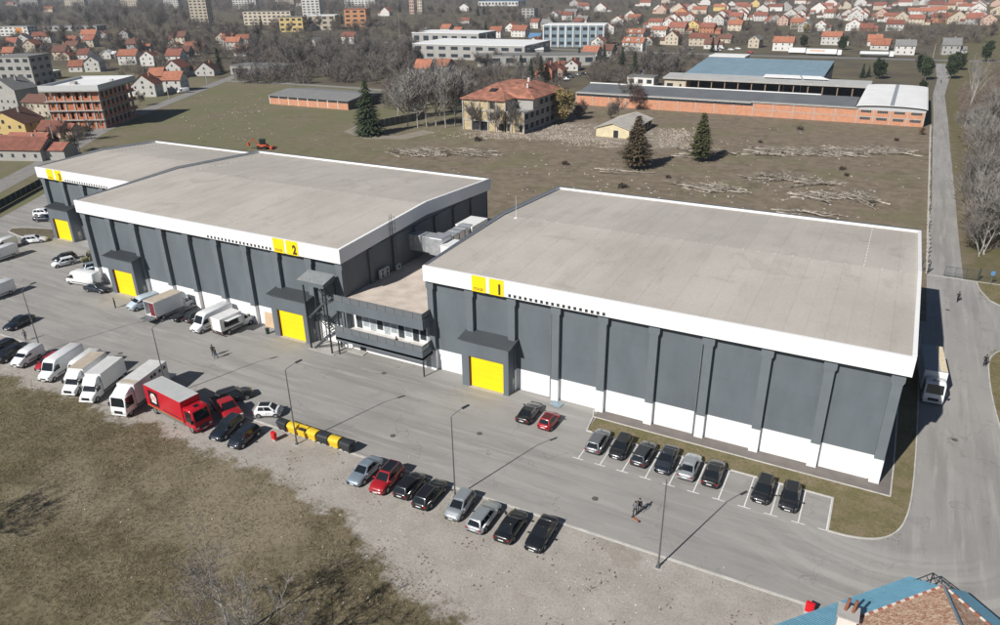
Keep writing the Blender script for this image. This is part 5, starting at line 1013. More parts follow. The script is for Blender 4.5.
# unfinished brick block: slabs, piers, brick infill with openings
T = thing('unfinished_block', 'unfinished four storey red brick block with white flat roof', 'building', (-270.8, 161.2, 0), R_(28)); Lx, Ly = 19.0, 26.5
BRK = mat('red_block', (.46,.165,.085), rough=.9, var=.2, scale=1.2)
FH = [0,3.3,6.6,9.9,13.2]
for f in range(4):
    ob('floor_slab', MB().box(-.5,Lx+.5,-.9,Ly+.3,FH[f+1]-.3,FH[f+1]), M_CONC, T)
    for i in range(6):
        xa, xb = i*Lx/6, (i+1)*Lx/6; z0, z1 = FH[f]+(0 if f == 0 else 0), FH[f+1]-.3
        ob('pier', MB().box(xa-.2 if i else 0,xa+.25,-.25,.3,z0,z1), M_CONC, T)
        if (i*3+f*5) % 7 == 2: ob('brick_infill', MB().box(xa+.25,xb-.2,0,.28,z0,z1), BRK, T)
        else:
            ww = (xb-xa-.45)*.30; ob('brick_infill', MB().box(xa+.25,xa+.25+ww,0,.28,z0,z1).box(xb-.2-ww,xb-.2,0,.28,z0,z1).box(xa+.25+ww,xb-.2-ww,0,.28,z0,z0+(.9 if (i+f)%3 else .15)), BRK, T)
    ob('pier', MB().box(Lx-.2,Lx+.05,-.25,.3,FH[f],FH[f+1]-.3), M_CONC, T)
    for i in range(8):
        ya, yb = .3+i*(Ly-.3)/8, .3+(i+1)*(Ly-.3)/8; z0, z1 = FH[f], FH[f+1]-.3
        ob('pier', MB().box(Lx-.25,Lx+.05,ya,ya+.35,z0,z1), M_CONC, T); ob('brick_infill', MB().box(Lx-.25,Lx,ya+.35,ya+1.5,z0,z1).box(Lx-.25,Lx,ya+1.5,yb,z0,z0+.9), BRK, T)
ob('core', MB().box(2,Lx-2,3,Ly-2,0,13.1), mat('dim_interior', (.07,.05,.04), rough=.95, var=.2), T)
ob('roof_slab', MB().box(-1.2,Lx+1.2,-1.6,Ly+1,13.2,13.6), M_CONC, T); ob('parapet', MB().box(-1.2,Lx+1.2,-1.6,-1.3,13.6,15.4).box(Lx+.9,Lx+1.2,-1.299,Ly+1,13.6,15.4).box(-1.2,-.9,-1.299,Ly+1,13.6,15.4).box(-.899,Lx+.899,Ly+.7,Ly+1,13.6,15.4), mat('parapet_pale', (.55,.56,.56), rough=.7, var=.06), T)
ob('roof_surface', MB().box(-.89,Lx+.89,-1.29,Ly+.69,13.6,14.5), ROOFS['white'], T); ob('roof_hatch', MB().box(5,7,8,10,14.5,15.5), M_CONC, T); ob('roof_hatch', MB().box(18,19,12,13,14.5,15.8), M_CONC, T)
# factory compound behind the field
BRO = mat('orange_brick', (.52,.255,.155), rough=.9, var=.16, scale=.8); M_TAR = mat('tar_roof', (.135,.145,.155), rough=.8, var=.15, scale=.15)
T = thing('brick_hall', 'very long low orange brick hall with dark roof across the field', 'building', (-118, 286.5, 0)); Lx = 105
for i in range(15):
    xa = i*Lx/15; hgt = 3.6 if i < 10 else 4.6
    ob('brick_panel', MB().box(xa+.15,xa+Lx/15-.15,0,.3,0,hgt), BRO, T); ob('pier', MB().box(xa-.15,xa+.15,-.08,.3,0,hgt+.2), M_CONC, T)
    if i < 10:
        for k in range(5): ob('window', MB().box(xa+.4+k*1.3,xa+1.5+k*1.3,.0,.2,3.62,4.5), M_PANE, T)
    else: ob('beam', MB().box(xa+.15,xa+Lx/15-.15,-.05,.3,2.2,2.4), M_CONC, T)
ob('eave', MB().box(-.3,Lx-36,-.15,2,4.52,4.9), M_CONC, T); ob('eave', MB().box(Lx-36,Lx,-.4,2,4.82,5.1), M_CONC, T)
ob('roof', MB().extr([(2,4.9),(16,6.6),(16,4),(2,4)], 'x', 0, Lx-1), M_TAR, T, fix=True); ob('parapet', MB().box(-.4,Lx-14,15.9,16.3,4,6.9), ROOFS['white'], T); ob('back_wall', MB().box(0,Lx,15,15.9,0,4), BRO, T); ob('end_wall', MB().box(-.3,0,0,15,0,4.5), BRO, T)
T = thing('white_roof_hall', 'orange brick hall with white barrel roof beside the access road', 'building', (-13, 286.5, 0)); Lx, D = 20.6, 57
for i in range(4):
    xa = i*Lx/4
    for z0, z1 in ((0,2.2),(2.45,4.6)):
        ob('brick_panel', MB().box(xa+.2,xa+Lx/4-.15,0,.3,z0,z1), BRO, T)
        w_ = ob('window', MB().box(xa+1.1,xa+4.3,-.05,.05,z1-.85,z1-.05), M_PANE, T)
        for k in range(5): ob('mullion', MB().box(xa+1.6+k*.55,xa+1.66+k*.55,-.08,-.05,z1-.85,z1-.05), M_CONC, w_)
    ob('pier', MB().box(xa-.15,xa+.2,-.1,.3,0,4.7), M_CONC, T); ob('beam', MB().box(xa+.2,xa+Lx/4-.15,-.04,.3,2.2,2.45), M_CONC, T)
ob('pier', MB().box(Lx-.15,Lx+.15,-.1,.3,0,4.7), M_CONC, T); ob('side_wall', MB().box(Lx-.3,Lx,.3,D,0,5.9), WALLS['grey'], T)
arc = [(Lx/2-(Lx/2+.6)*math.cos(math.pi*i/12), 5.7+.7*math.sin(math.pi*i/12)) for i in range(13)]
ob('gable', MB().add([(x,.1,z) for x, z in arc]+[(Lx,.1,4.6),(0,.1,4.6)], [tuple(range(15))]), mat('gable_grey', (.45,.47,.48), rough=.7, var=.08), T)
for k in range(6):
    ob('roof_sheet', MB().loft([[(x,-.8+k*(D+1)/6,z),(x,-.8+(k+1)*(D+1)/6-.05,z),(x,-.8+(k+1)*(D+1)/6-.05,z+.12),(x,-.8+k*(D+1)/6,z+.12)] for x, z in arc]), ROOFS['white'], T, fix=True)
ob('roof_valley', MB().box(Lx*.47,Lx*.53,-.5,D,6.52,6.58), mat('valley_grey', (.3,.32,.34), rough=.6), T)
T = thing('open_shed', 'long open-fronted storage shed with grey roof behind the brick hall', 'shed', (-98.5, 345, 0)); Lx = 86
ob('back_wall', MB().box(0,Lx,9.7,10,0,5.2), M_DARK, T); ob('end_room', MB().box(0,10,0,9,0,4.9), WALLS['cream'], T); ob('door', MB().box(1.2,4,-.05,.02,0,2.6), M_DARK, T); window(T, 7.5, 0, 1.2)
ob('roof', MB().slab([(-.6,-1,4.9),(Lx,-1,4.9),(Lx,10.5,5.8),(-.6,10.5,5.8)], .3), mat('shed_roof', (.42,.42,.41), rough=.8, var=.12, scale=.2), T); ob('fascia', MB().box(-.6,Lx,-1.12,-1,4.5,5.25), M_CONC, T)
for i in range(14): ob('post', MB().box(10+i*5.8-.2,10+i*5.8+.2,-.4,.0,0,4.9), mat('post_rust', (.28,.2,.14), rough=.9, var=.2), T)
T = thing('blue_roof_hall', 'wide hall with pale blue ribbed metal roof behind the open shed', 'building', (-92, 356, 0)); Lx = 60
ob('wall', MB().box(0,Lx,0,42,0,6), WALLS['grey'], T)
MBR = mat('pale_blue_metal', (.26,.37,.44), rough=.5, metal=.2, var=.12, scale=.15)
for k in range(12): ob('roof_sheet', MB().slab([(k*5,-.8,6.05),(k*5+4.95,-.8,6.05),(k*5+4.95,43,9.2),(k*5,43,9.2)], .12), MBR, T)
for k in range(3): ob('purlin_line', MB().slab([(0,8+k*12,6.05+.0731*(8.8+k*12)+.13),(Lx,8+k*12,6.05+.0731*(8.8+k*12)+.13),(Lx,8.8+k*12,6.05+.0731*(9.6+k*12)+.13),(0,8.8+k*12,6.05+.0731*(9.6+k*12)+.13)], .12), mat('purlin_blue', (.2,.28,.34), rough=.6), T)
ob('gable_wall', MB().extr([(0,6),(42,6),(42,9.1)], 'x', Lx-.3, Lx), M_DARK, T, fix=True)
T = thing('white_canopy', 'low white canopy roof in front of the blue roofed hall', 'canopy', (-56, 350.5, 0)); ob('roof', MB().slab([(0,0,6.3),(16,0,6.3),(14.5,5,6.9),(0,5,6.9)], .2), ROOFS['white'], T); ob('roof', MB().slab([(16.6,0,6.3),(27,0,6.3),(23,5,6.9),(15.1,5,6.9)], .2), ROOFS['white'], T)
for x in (1,9,16,25): ob('post', MB().box(x-.12,x+.12,.5,.8,0,6.3), M_GALV, T)
# derelict building
T = thing('derelict_building', 'derelict three storey building with broken red roof and bare frame', 'building', (-133.5, 222, 0))
PLY = mat('peeling_ochre', (.46,.375,.23), rough=.95, var=.35, scale=.9)
def frame(xa, xb, ya, yb, h, nl, nb, holes, T, side=False):
    for f in range(nl):
        z0, z1 = f*h/nl, (f+1)*h/nl
        ob('beam', MB().box(xa,xb,ya-.25,ya+.3,z1-.35,z1), M_CONC, T)
        for i in range(nb):
            a, c = xa+(xb-xa)*i/nb, xa+(xb-xa)*(i+1)/nb; ob('column', MB().box(a-.2,a+.2,ya-.3,ya+.3,z0,z1), M_CONC, T)
            ho = holes.get((f, i))
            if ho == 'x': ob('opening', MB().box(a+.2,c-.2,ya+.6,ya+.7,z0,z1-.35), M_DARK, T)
            else:
                ob('infill', MB().box(a+.2,c-.2,ya,ya+.2,z0,z1-.35), PLY, T)
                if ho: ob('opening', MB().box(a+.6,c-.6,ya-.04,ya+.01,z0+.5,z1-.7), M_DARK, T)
    ob('column', MB().box(xb-.2,xb+.2,ya-.3,ya+.3,0,h), M_CONC, T)
frame(0,16.5,0,20,10.4,3,5,{(0,1):'x',(0,2):'x',(1,3):'w',(2,3):'w',(0,4):'w'},T); frame(16.5,23.5,0,8,7.0,2,3,{(0,0):'w',(0,2):'w'},T)
ob('rear_mass', MB().box(.3,23,.72,32,0,6.9).box(.3,16.2,.72,32,6.9,10.3).box(16.2,23,8,32,6.9,10.3), WALLS['grey'], T)
for f in range(3):
    for i in range(6):
        if f == 2 and i == 0: continue
        y = (1.0 if f < 2 else 8.5)+i*4.2
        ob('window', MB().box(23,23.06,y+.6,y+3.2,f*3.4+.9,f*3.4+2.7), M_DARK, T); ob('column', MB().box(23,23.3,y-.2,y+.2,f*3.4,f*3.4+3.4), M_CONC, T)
    ob('beam', MB().box(23,23.35,.8 if f<2 else 8,32,f*3.4+3.05,f*3.4+3.4), M_CONC, T)
e = 10.5; hp = 14.2
for q, nm in (([(-.8,-.8,e),(16.8,-.8,e),(11.5,8,12.6),(6,14,hp)],'roof'),([(16.8,-.8,e),(16.8,7.2,e),(11.5,8,12.6)],'roof'),([(16.8,7.2,e),(24,7.2,e),(16,15,hp),(11.5,8,12.6)],'roof'),([(24,7.2,e),(24,33,e),(16,25,hp),(16,15,hp)],'roof'),([(24,33,e),(-.8,33,e),(6,25,hp),(16,25,hp)],'roof'),([(-.8,33,e),(-.8,-.8,e),(6,14,hp),(6,25,hp)],'roof'),([(6,14,hp),(11.5,8,12.6),(16,15,hp),(16,25,hp),(6,25,hp)],'roof')):
    n_ = len(q); ob(nm, MB().add(q+[(a,b_,c-.25) for a, b_, c in q], [tuple(range(n_)), tuple(range(2*n_-1,n_-1,-1))]+[(i,n_+i,n_+(i+1)%n_,(i+1)%n_) for i in range(n_)]), mat('derelict_tiles', (.34,.15,.10), rough=.9, var=.55, scale=.45), T, fix=True)
ob('chimney', MB().box(14,14.8,22,22.8,13,15.3), WALLS['white'], T); ob('chimney', MB().box(18,18.7,13,13.7,12,14.5), WALLS['white'], T); ob('roof_hole', MB().slab([(7,6,12.35),(9.5,6,12.35),(9.5,8.5,12.95),(7,8.5,12.95)], .12), M_DARK, T)
# small yellow gabled house
T = thing('yellow_house', 'abandoned low yellow house with grey sheet roof amid rubble', 'house', (-86.8, 228.5, 0))
ob('wall', MB().extr([(0,0),(11.3,0),(11.3,2.7),(5.65,4.3),(0,2.7)], 'y', 0, 24), mat('wall_yellow_pale', (.62,.54,.36), rough=.9, var=.15, scale=.6), T, fix=True)
for k in range(6):
    y0, y1 = -.5+k*4.1, -.5+(k+1)*4.1-.06
    ob('roof_sheet', MB().slab([(12,y0,2.6),(12,y1,2.6),(5.65,y1,4.5),(5.65,y0,4.5)], .12), mat('asbestos', (.45,.42,.37), rough=.9, var=.2, scale=.8, objvar=.12), T, fix=True); ob('roof_sheet', MB().slab([(5.65,y0,4.5),(5.65,y1,4.5),(-.7,y1,2.6),(-.7,y0,2.6)], .12), MATS['asbestos'], T, fix=True)
ob('door', MB().box(6.0,7.6,-.06,.02,0,2.3), M_DARK, T)
for i in range(6): ob('window', MB().box(11.3,11.36,1.5+i*3.7,4.2+i*3.7,.4,2.2), M_DARK, T)
# low brick shed and wall on the left of the field
T = thing('brick_shed', 'low orange brick shed with grey roof and window strip in the field', 'shed', (-239.5, 237.8, 0)); Lx = 42.5
for i in range(8):
    xa = i*Lx/8; ob('brick_panel', MB().box(xa+.15,xa+Lx/8-.15,0,.3,0,2.5), BRO, T); ob('pier', MB().box(xa-.15,xa+.15,-.05,.3,0,3.6), WALLS['white'], T)
    for k in range(4): ob('window', MB().box(xa+.35+k*1.22,xa+1.4+k*1.22,.02,.2,2.55,3.5), M_PANE, T)
ob('roof', MB().extr([(-.25,3.6),(12,5.0),(25,3.6),(25,3.4),(-.25,3.4)], 'x', -.6, Lx+.6), ROOFS['grey'], T, fix=True); ob('end_wall', MB().box(Lx-.3,Lx,.3,24,0,3.5), mat('dark_plaster', (.10,.09,.08), rough=.9, var=.2), T); ob('back_wall', MB().box(0,Lx,23.7,24,0,3.5), BRO, T)
(x0, y0), (x1, y1) = G(374,129), G(425,119); T = thing('yard_wall', 'dark weathered wall behind the big spruce', 'wall', (x0, y0, 0), math.atan2(y1-y0, x1-x0)); Lw = math.hypot(x1-x0, y1-y0)
for i in range(10): ob('wall_panel', MB().box(i*Lw/10+.06,(i+1)*Lw/10-.06,0,.18,0,2.8), mat('wall_slate', (.11,.11,.115), rough=.9, var=.25, scale=.8), T); ob('post', MB().box(i*Lw/10-.06,i*Lw/10+.06,-.06,.24,0,2.9), M_CONC, T)
# trucks on the highway, far parked cars
def semi(x, y, L_, lb, tank=False, txt=None, rz=0):
    t = thing('lorry', lb, 'truck', (x, y, .02), rz)
    if tank: ob('tank', MB().tube([(-L_/2,0,2.2),(-L_/2+.5,0,2.2),(L_/2-3.2,0,2.2),(L_/2-2.7,0,2.2)], [.8,1.3,1.3,.8], 14), mat('tank_steel', (.62,.63,.64), rough=.35, metal=.3, var=.08), t)
    else:
        ob('trailer', MB().box(-L_/2,L_/2-2.9,-1.27,1.27,1.05,3.95), M_BOXW, t)
        if txt:
            for i in range(7): ob('lettering', MB().box(-L_/2+1.6+i*1.25,-L_/2+2.5+i*1.25,-1.3,-1.275,2.5,3.25), mat('lettering_orange', (.7,.22,.04), rough=.5), t)
    ob('chassis', MB().box(-L_/2+.5,L_/2-1,-.5,.5,.6,1.05), M_DSTEEL, t); ob('cab', MB().box(L_/2-2.4,L_/2,-1.22,1.22,.6,3.6), M_WPAINT, t, bevel=.15); ob('windshield', MB().box(L_/2-.02,L_/2+.03,-1.05,1.05,1.9,3.0), M_GLASS, t)
    for q in (-L_/2+1.2,-L_/2+2.5,-L_/2+3.8,L_/2-4.2,L_/2-1.2):
        for s in (-1,1): ob('wheel', MB().cyl((q,s*1.0,.5), .5, .3, 12, 'y'), M_TYRE, t)
for px, py, ln, lb, tk_, tx in ((824,55.5,20,'white articulated lorry with orange lettering on the highway',False,True),(799,54.2,13,'white lorry behind the one with orange lettering on the highway',False,False),(876,57.2,19,'white tanker lorry on the highway near the bend',True,False)):
    x, y = G(px, py); semi(x, y, ln, lb, tk_, tx, .05)
for px, py, pm, lb in ((750,53.2,RD,'red car driving on the highway'),(663,51.5,KB,'dark car beside the dormer houses'),(687,50,paint('car_blue',(.05,.14,.28)),'blue car in front of the hillside houses, leftmost'),(692,49.6,KB,'dark blue car beside the blue one before the hillside houses'),(718,51,WH,'white car parked before the hillside houses, left of three'),(722,49,SV,'silver car parked before the hillside houses'),(731,50.5,WH,'white car parked before the hillside houses, middle of three'),
                       (738,49.5,WH,'white car parked before the hillside houses, right of three'),(570,78,DG,'dark car parked by the orange gabled houses'),(577,76,GR,'grey car parked by the orange gabled houses'),(585,75,K,'black car parked by the orange gabled houses'),(566,80,WH,'white car parked by the orange gabled houses'),(715,70,WH,'white car beside the white flat-roofed office')):
    x, y = G(px, py); car('hatch', x, y, 90, pm, lb, skip=('headlight','tail_light','mirror','license_plate','grille','bumper','wheel_arch','roof_panel'))
x, y = G(183.5,93); van('white van driving along the lane on the left', x, y, 210, L_=5.5, H=2.4)
x, y = G(643,75); van('grey van parked under the trees behind the factory wall', x, y, 190, L_=5.5, H=2.5, pm=mat('van_grey', (.35,.38,.4), rough=.4, var=.05))
# orange digger in the field
x, y = G(263,149); t = thing('backhoe_digger', 'orange red digger standing in the field behind the far halls', 'digger', (x, y, 0), R_(200)); DGR = mat('digger_orange', (.52,.085,.03), rough=.5, var=.15)
ob('body', MB().box(-1.6,1.4,-.9,.9,.7,1.5), DGR, t, bevel=.08); ob('cab', MB().box(-.9,.6,-.75,.75,1.5,2.9), M_GLASS, t, bevel=.08); ob('cab_roof', MB().box(-1,.7,-.85,.85,2.9,3.05), M_TRIM, t)
ob('boom', MB().tube([(1.4,0,1.4),(3.0,0,3.1),(4.6,0,1.9)], .16, 6), DGR, t); ob('bucket', MB().hexa([(4.3,-.4,.9),(5.0,-.4,.9),(5.0,.4,.9),(4.3,.4,.9)],[(4.4,-.45,1.9),(4.8,-.45,1.9),(4.8,.45,1.9),(4.4,.45,1.9)]), DGR, t); ob('loader_arm', MB().tube([(-1.5,-.6,1.2),(-2.8,-.6,.5)], .12, 5).tube([(-1.5,.6,1.2),(-2.8,.6,.5)], .12, 5), DGR, t); ob('shovel', MB().box(-3.5,-2.8,-1.1,1.1,.1,.9), DGR, t, bevel=.1)
wheels_l = [(-1.1,-.95),(1.0,-.95),(-1.1,.95),(1.0,.95)]
for q, s in wheels_l: ob('wheel', MB().cyl((q,s,.6), .6, .4, 14, 'y'), M_TYRE, t)
# ------------------------------------------------------------------ fences, gate, poles
T = thing('wire_fence', 'wire fence with pale concrete posts along the access road', 'fence', (9.2, 139, 0)); pm_ = MB().hexa([(-.1,-.1,0),(.1,-.1,0),(.1,.1,0),(-.1,.1,0)],[(-.08,-.08,2.0),(.08,-.08,2.0),(.08,.08,2.0),(-.08,.08,2.0)]).mesh('post')
for i in range(56):
    o = ob('post', pm_, M_CONC, T, loc=(0.0+.012*i,i*2.6,0)); o.rotation_euler = (random.Random(i).uniform(-.06,.06), random.Random(i+99).uniform(-.10,.06), 0)
for z in (.5,.95,1.4,1.8): ob('wire', MB().tube([(0,0,z),(.66,143,z)], .006, 4), M_GALV, T)
MGT = mat('gate_green', (.035,.055,.055), rough=.5, metal=.2, var=.1)
T = thing('sliding_gate', 'dark green barred metal gate beside the access road', 'gate', (11.9, 138.9, 0))
ob('frame', MB().tube([(0,0,.15),(4.9,.1,.15),(4.9,.1,1.75),(0,0,1.75),(0,0,.15)], .05, 5), MGT, T)
for z in (.45,.75,1.05,1.4): ob('bar', MB().tube([(0,0,z),(4.9,.1,z)], .028, 5), MGT, T)
for x in (1.6,3.2): ob('upright', MB().tube([(x,0,.15),(x,0,1.75)], .03, 5), MGT, T)
T = thing('gate_post_panel', 'dark green fence panel with posts at the right of the gate', 'fence', (17.0, 139.1, 0))
for x in (0,3.4): ob('post', MB().box(x-.1,x+.1,-.1,.1,0,2.1), MGT, T)
for z in (.3,.9,1.5,1.9): ob('bar', MB().tube([(0,0,z),(3.4,0,z)], .03, 5), MGT, T)
T = thing('gate_leaf', 'short dark green gate leaf left of the access road', 'gate', (8.4, 139.6, 0))
for x in (0,1.2): ob('post', MB().box(x-.08,x+.08,-.08,.08,0,2.0), MGT, T)
for z in (.3,.7,1.1,1.5,1.9): ob('bar', MB().tube([(0,0,z),(1.2,0,z)], .03, 5), MGT, T)
T = thing('notice_sign', 'small blue notice sign on a post right of the gate', 'sign', (18.6, 137.5, 0)); ob('post', MB().tube([(0,0,0),(0,0,2.4)], .04, 6), M_GALV, T); ob('plate', MB().box(-.3,.3,-.05,-.02,1.8,2.5), mat('sign_blue', (.10,.22,.42), rough=.4), T)
(x0, y0), (x1, y1) = (-166,66), (-203,121); T = thing('screen_fence', 'long dark screened fence between the yard and the lane', 'fence', (x0, y0, 0), math.atan2(y1-y0, x1-x0)); Lw = math.hypot(x1-x0, y1-y0); k = 26
pf = MB().box(.06,Lw/k-.06,-.03,.03,.1,1.95).mesh('fence_panel'); po = MB().box(-.05,.05,-.06,.06,0,2.1).mesh('post')
for i in range(k): ob('fence_panel', pf, mat('screen_dark', (.018,.024,.026), rough=.8, var=.3, scale=1), T, loc=(i*Lw/k,0,0)); ob('post', po, M_GALV, T, loc=(i*Lw/k,0,0))
for px, py, h, lb in ((103,131,9,'wooden pole at the front corner of the unfinished block'),(57,153,9,'wooden pole beside the lane left of the far hall'),(237,83,9,'pale pole at the lane bend'),(207,84,8,'pale pole beside the dark fir at the lane'),(169,99,8,'pole beside the white van on the lane'),(400,40,22,'tall pale mast in the wood at top centre'),(138,38,18,'tall mast in the wood at top left'),(487,55,14,'pale mast before the factory hall'),(645,66,14,'pole among the trees behind the factory wall'),(932,62,10,'highway lamp at the end of the access road')):
    x, y = G(px, py); t = thing('utility_pole', lb, 'pole', (x, y, 0)); ob('pole', MB().tube([(0,0,0),(0,0,h)], [.16,.10], 7), mat('pole_pale', (.42,.40,.36), rough=.9, var=.15), t); ob('crossarm', MB().box(-.9,.9,-.06,.06,h-.7,h-.55), M_DSTEEL, t)
# ------------------------------------------------------------------ trees in place
rg = random.Random(77)
def clear(x, y, r=6.5): return all((x-a)**2+(y-b_-4)**2 > r*r for a, b_ in HOUSE_XY)
ZONES = [ # px0 px1 py0 py1 count protos scale twig label group
 (0,190,15,34,34,(1,4,1),(1.25,1.7),1,'tall bare tree in the park wood along the top left','park wood at top left'),
 (0,235,37,60,44,(0,2,1),(.8,1.2),0,'bare dark tree among the red roofed houses at left','trees among the left houses'),
 (235,420,48,84,62,(0,2,1,3),(.85,1.25),1,'bare grey tree in the wide wood left of centre','wide wood left of centre'),
 (200,420,30,46,30,(0,1,2),(.9,1.3),0,'bare tree between the wide wood and the apartment blocks','trees below the apartment blocks'),
 (425,640,8,34,34,(0,2,1),(.8,1.2),0,'bare tree in the scrub along the top centre','scrub trees at top centre'),
 (615,760,6,50,26,(0,2,3),(.6,.95),0,'bare garden tree among the hillside houses left of the highway lorries','garden trees on the left hillside'),
 (760,1000,5,46,40,(0,2,1),(.6,1.0),0,'bare garden tree among the hillside houses above the highway lorries','garden trees on the right hillside'),
 (460,548,64,88,12,(0,1,2),(.7,1.0),1,'bare tree between the derelict building and the factory hall','trees behind the derelict building'),
 (642,690,60,80,11,(0,1,2),(.8,1.1),1,'bare tree behind the dark factory roof','trees behind the factory roof'),
 (575,640,108,124,7,(3,3,2),(.6,.9),3,'bare shrub tree before the orange brick wall','shrub trees before the brick wall'),
]
for (a, c, d, e, cnt, pr, (s0, s1), tw, lb, gp) in ZONES:
    k = tries = 0
    while k < cnt and tries < cnt*8:
        tries += 1; x, y = G(rg.uniform(a, c), rg.uniform(d, e))
        if not clear(x, y): continue
        s = rg.uniform(s0, s1); tree(BT[rg.choice(pr)], x, y, s, rg.uniform(0, 6.3), lb, M_BARK, M_TWIG[tw if rg.random() < .7 else rg.choice((0,1))], group=gp); k += 1
# dense undergrowth of the woods, one mass
def puff(seed, h, r, n_, wd):
    r2 = np.random.default_rng(seed); V = np.empty((n_,3,3))
    for i in range(n_):
        a = r2.uniform(0, 6.283); q = r2.uniform(0, 1)**.6*r; z = h*r2.uniform(.12, .8)*(1-.45*(q/r)**2); p = np.array([math.cos(a)*q*.75, math.sin(a)*q*.75, z])
        d = np.array([math.cos(a)*.6+r2.normal(0,.35), math.sin(a)*.6+r2.normal(0,.35), r2.uniform(.3,1.1)]); d /= np.linalg.norm(d); ln = r2.uniform(.12,.34)*h; s_ = np.cross(d, r2.normal(0,1,3)); s_ /= np.linalg.norm(s_)+1e-6
        V[i] = [p-s_*wd*.5, p+s_*wd*.5, p+d*ln]
    for i in range(3): V[i] = [[-.15,0,-.1],[.15,.1,-.1],[.02*i,.02,h*.6]]
    return V
def mass(name, zones, protos, sc, m_, seed, rr=5):
    r2 = np.random.default_rng(seed); out = []
    for (a, c, d, e, cnt) in zones:
        for _ in range(cnt):
            x, y = G(r2.uniform(a, c), r2.uniform(d, e))
            if not clear(x, y, rr): continue
            s_ = r2.uniform(*sc); t_ = r2.uniform(0, 6.3); R2 = np.array([[math.cos(t_),-math.sin(t_),0],[math.sin(t_),math.cos(t_),0],[0,0,1]])
            out.append((protos[r2.integers(len(protos))]*s_)@R2.T+np.array([x,y,0]))
    V = np.concatenate(out).reshape(-1,3); N = len(V); me = bpy.data.meshes.new(name)
    me.vertices.add(N); me.vertices.foreach_set('co', V.ravel()); me.loops.add(N); me.loops.foreach_set('vertex_index', np.arange(N)); me.polygons.add(N//3); me.polygons.foreach_set('loop_start', np.arange(0,N,3)); me.polygons.foreach_set('loop_total', np.full(N//3,3)); me.update(calc_edges=True)
    return stuff(ob(name, me, m_))
PF = [puff(i, 7.5, 3.6, 190, .22) for i in range(5)]
UW = mat('undergrowth_twig', (.155,.13,.112), rough=.95, var=.45, scale=.035, world=True)
mass('park_wood', [(0,200,8,34,240),(195,420,18,30,60)], PF, (.9,1.9), UW, 5)
mass('far_wood', [(0,430,0,14,330),(430,1000,-2,6,160)], PF, (1.6,3.0), UW, 55)
mass('garden_scrub', [(0,235,35,62,240),(100,200,62,78,40)], PF, (.55,1.0), UW, 15)
mass('wide_wood', [(235,420,44,84,420),(200,420,28,46,150),(385,470,80,112,60)], PF, (.6,1.25), mat('wide_wood_twig', (.165,.142,.124), rough=.95, var=.4, scale=.03, world=True), 25)
mass('factory_scrub', [(455,560,62,92,110),(385,500,84,104,60),(590,640,60,84,70),(470,545,40,50,20)], PF, (.5,.95), UW, 45)
mass('skyline_scrub', [(420,640,3,34,330),(590,640,34,60,40)], PF, (.7,1.4), UW, 35)
mass('hillside_scrub', [(615,760,3,46,230),(760,1000,3,34,300),(885,985,28,46,170),(640,700,58,82,70),(840,890,33,42,25),(740,880,36,49,50)], PF, (.45,.95), mat('hillside_twig', (.150,.125,.105), rough=.95, var=.45, scale=.04, world=True), 6)
PT = [puff(40+i, 6.5, 2.4, 260, .075) for i in range(4)]
mass('roadside_thicket', [(964,1000,92,150,130),(972,1010,150,250,150),(985,1030,60,100,50),(960,975,95,125,30)], PT, (.6,1.25), mat('thicket_twig', (.20,.16,.13), rough=.95, var=.35, scale=.1, world=True), 7, 2)
# named trees
def at(px, py): return G(px, py)
x, y = at(369,135); tree(SPR[0], x, y, 1.12, .3, 'big dark spruce by the dirt track in the field', M_BARK, M_PINE, 'spruce_tree', sz=1.03)
x, y = at(636,168); tree(SPR[2], x, y, 1.22, 1.3, 'brown cone-shaped cypress standing in the field', M_BARK, M_SPRB, 'cypress_tree', sz=1.02)
x, y = at(700,161); tree(SPR[3], x, y, 1.22, 2.6, 'olive cone-shaped cypress standing in the field', M_BARK, M_SPRG, 'cypress_tree', sz=.97)
for px, py, s, lb in ((220,72,1.0,'dark fir at the bend of the lane'),(158,77,.62,'blue green fir among the left houses'),(521,82,.95,'left fir of the trio behind the derelict roof'),(531,84,.9,'middle fir of the trio behind the derelict roof'),(541,83,.95,'right fir of the trio behind the derelict roof'),(579,64,.7,'bushy fir by the orange houses'),(604,62,.75,'slim fir right of the orange houses'),(622,66,.8,'fir left of the trees behind the factory'),(634,76,.9,'tall fir behind the factory wall'),
        (862,78,.5,'small fir left of the two by the grey shed'),(868,77,.4,'small fir right of the two by the grey shed'),(712,52,.7,'fir between the hillside houses'),(486,35,.9,'dark fir before the factory hall'),(478,16,1.0,'dark fir on the skyline left of the blue hall'),(484,15,1.1,'second dark fir on the skyline left of the blue hall'),(74,31,.7,'dark fir before the long grey hall'),(262,30,1.0,'dark fir beside the long cream block'),(342,24,.9,'dark fir beside the orange brick block'),(400,12,1.1,'dark fir under the skyline blocks'),(676,27,.7,'dark fir among the upper hillside houses'),(748,30,.8,'dark fir beside the cream hillside block'),(792,16,.7,'dark fir among the upper right hillside houses')):
    x, y = at(px, py); tree(SPR[1], x, y, s*1.15, px, lb, M_BARK, M_SPR, 'fir_tree')
for px, py, s, pr, lb in ((925,80,.95,2,'dark pine left of the access road by the grey shed'),(921,73,.9,0,'dark pine behind the one left of the access road'),(950,79,1.0,2,'dark pine right of the access road'),(958,70,.9,0,'dark pine behind the one right of the access road'),(878,79,.95,0,'broad green pine by the small firs near the highway'),(922,92,.5,0,'small pine at the corner of the grey shed'),(842,50,.9,0,'dark pine beside the highway lorries'),(803,47,.8,0,'dark pine left of the highway lorries'),(14,33,1.0,0,'dark pine beside the left edge block'),(985,62,1.0,2,'olive pine at the right edge')):
    x, y = at(px, py); tree(PIN[pr], x, y, s, px, lb, M_BARK, M_PINE, 'pine_tree')
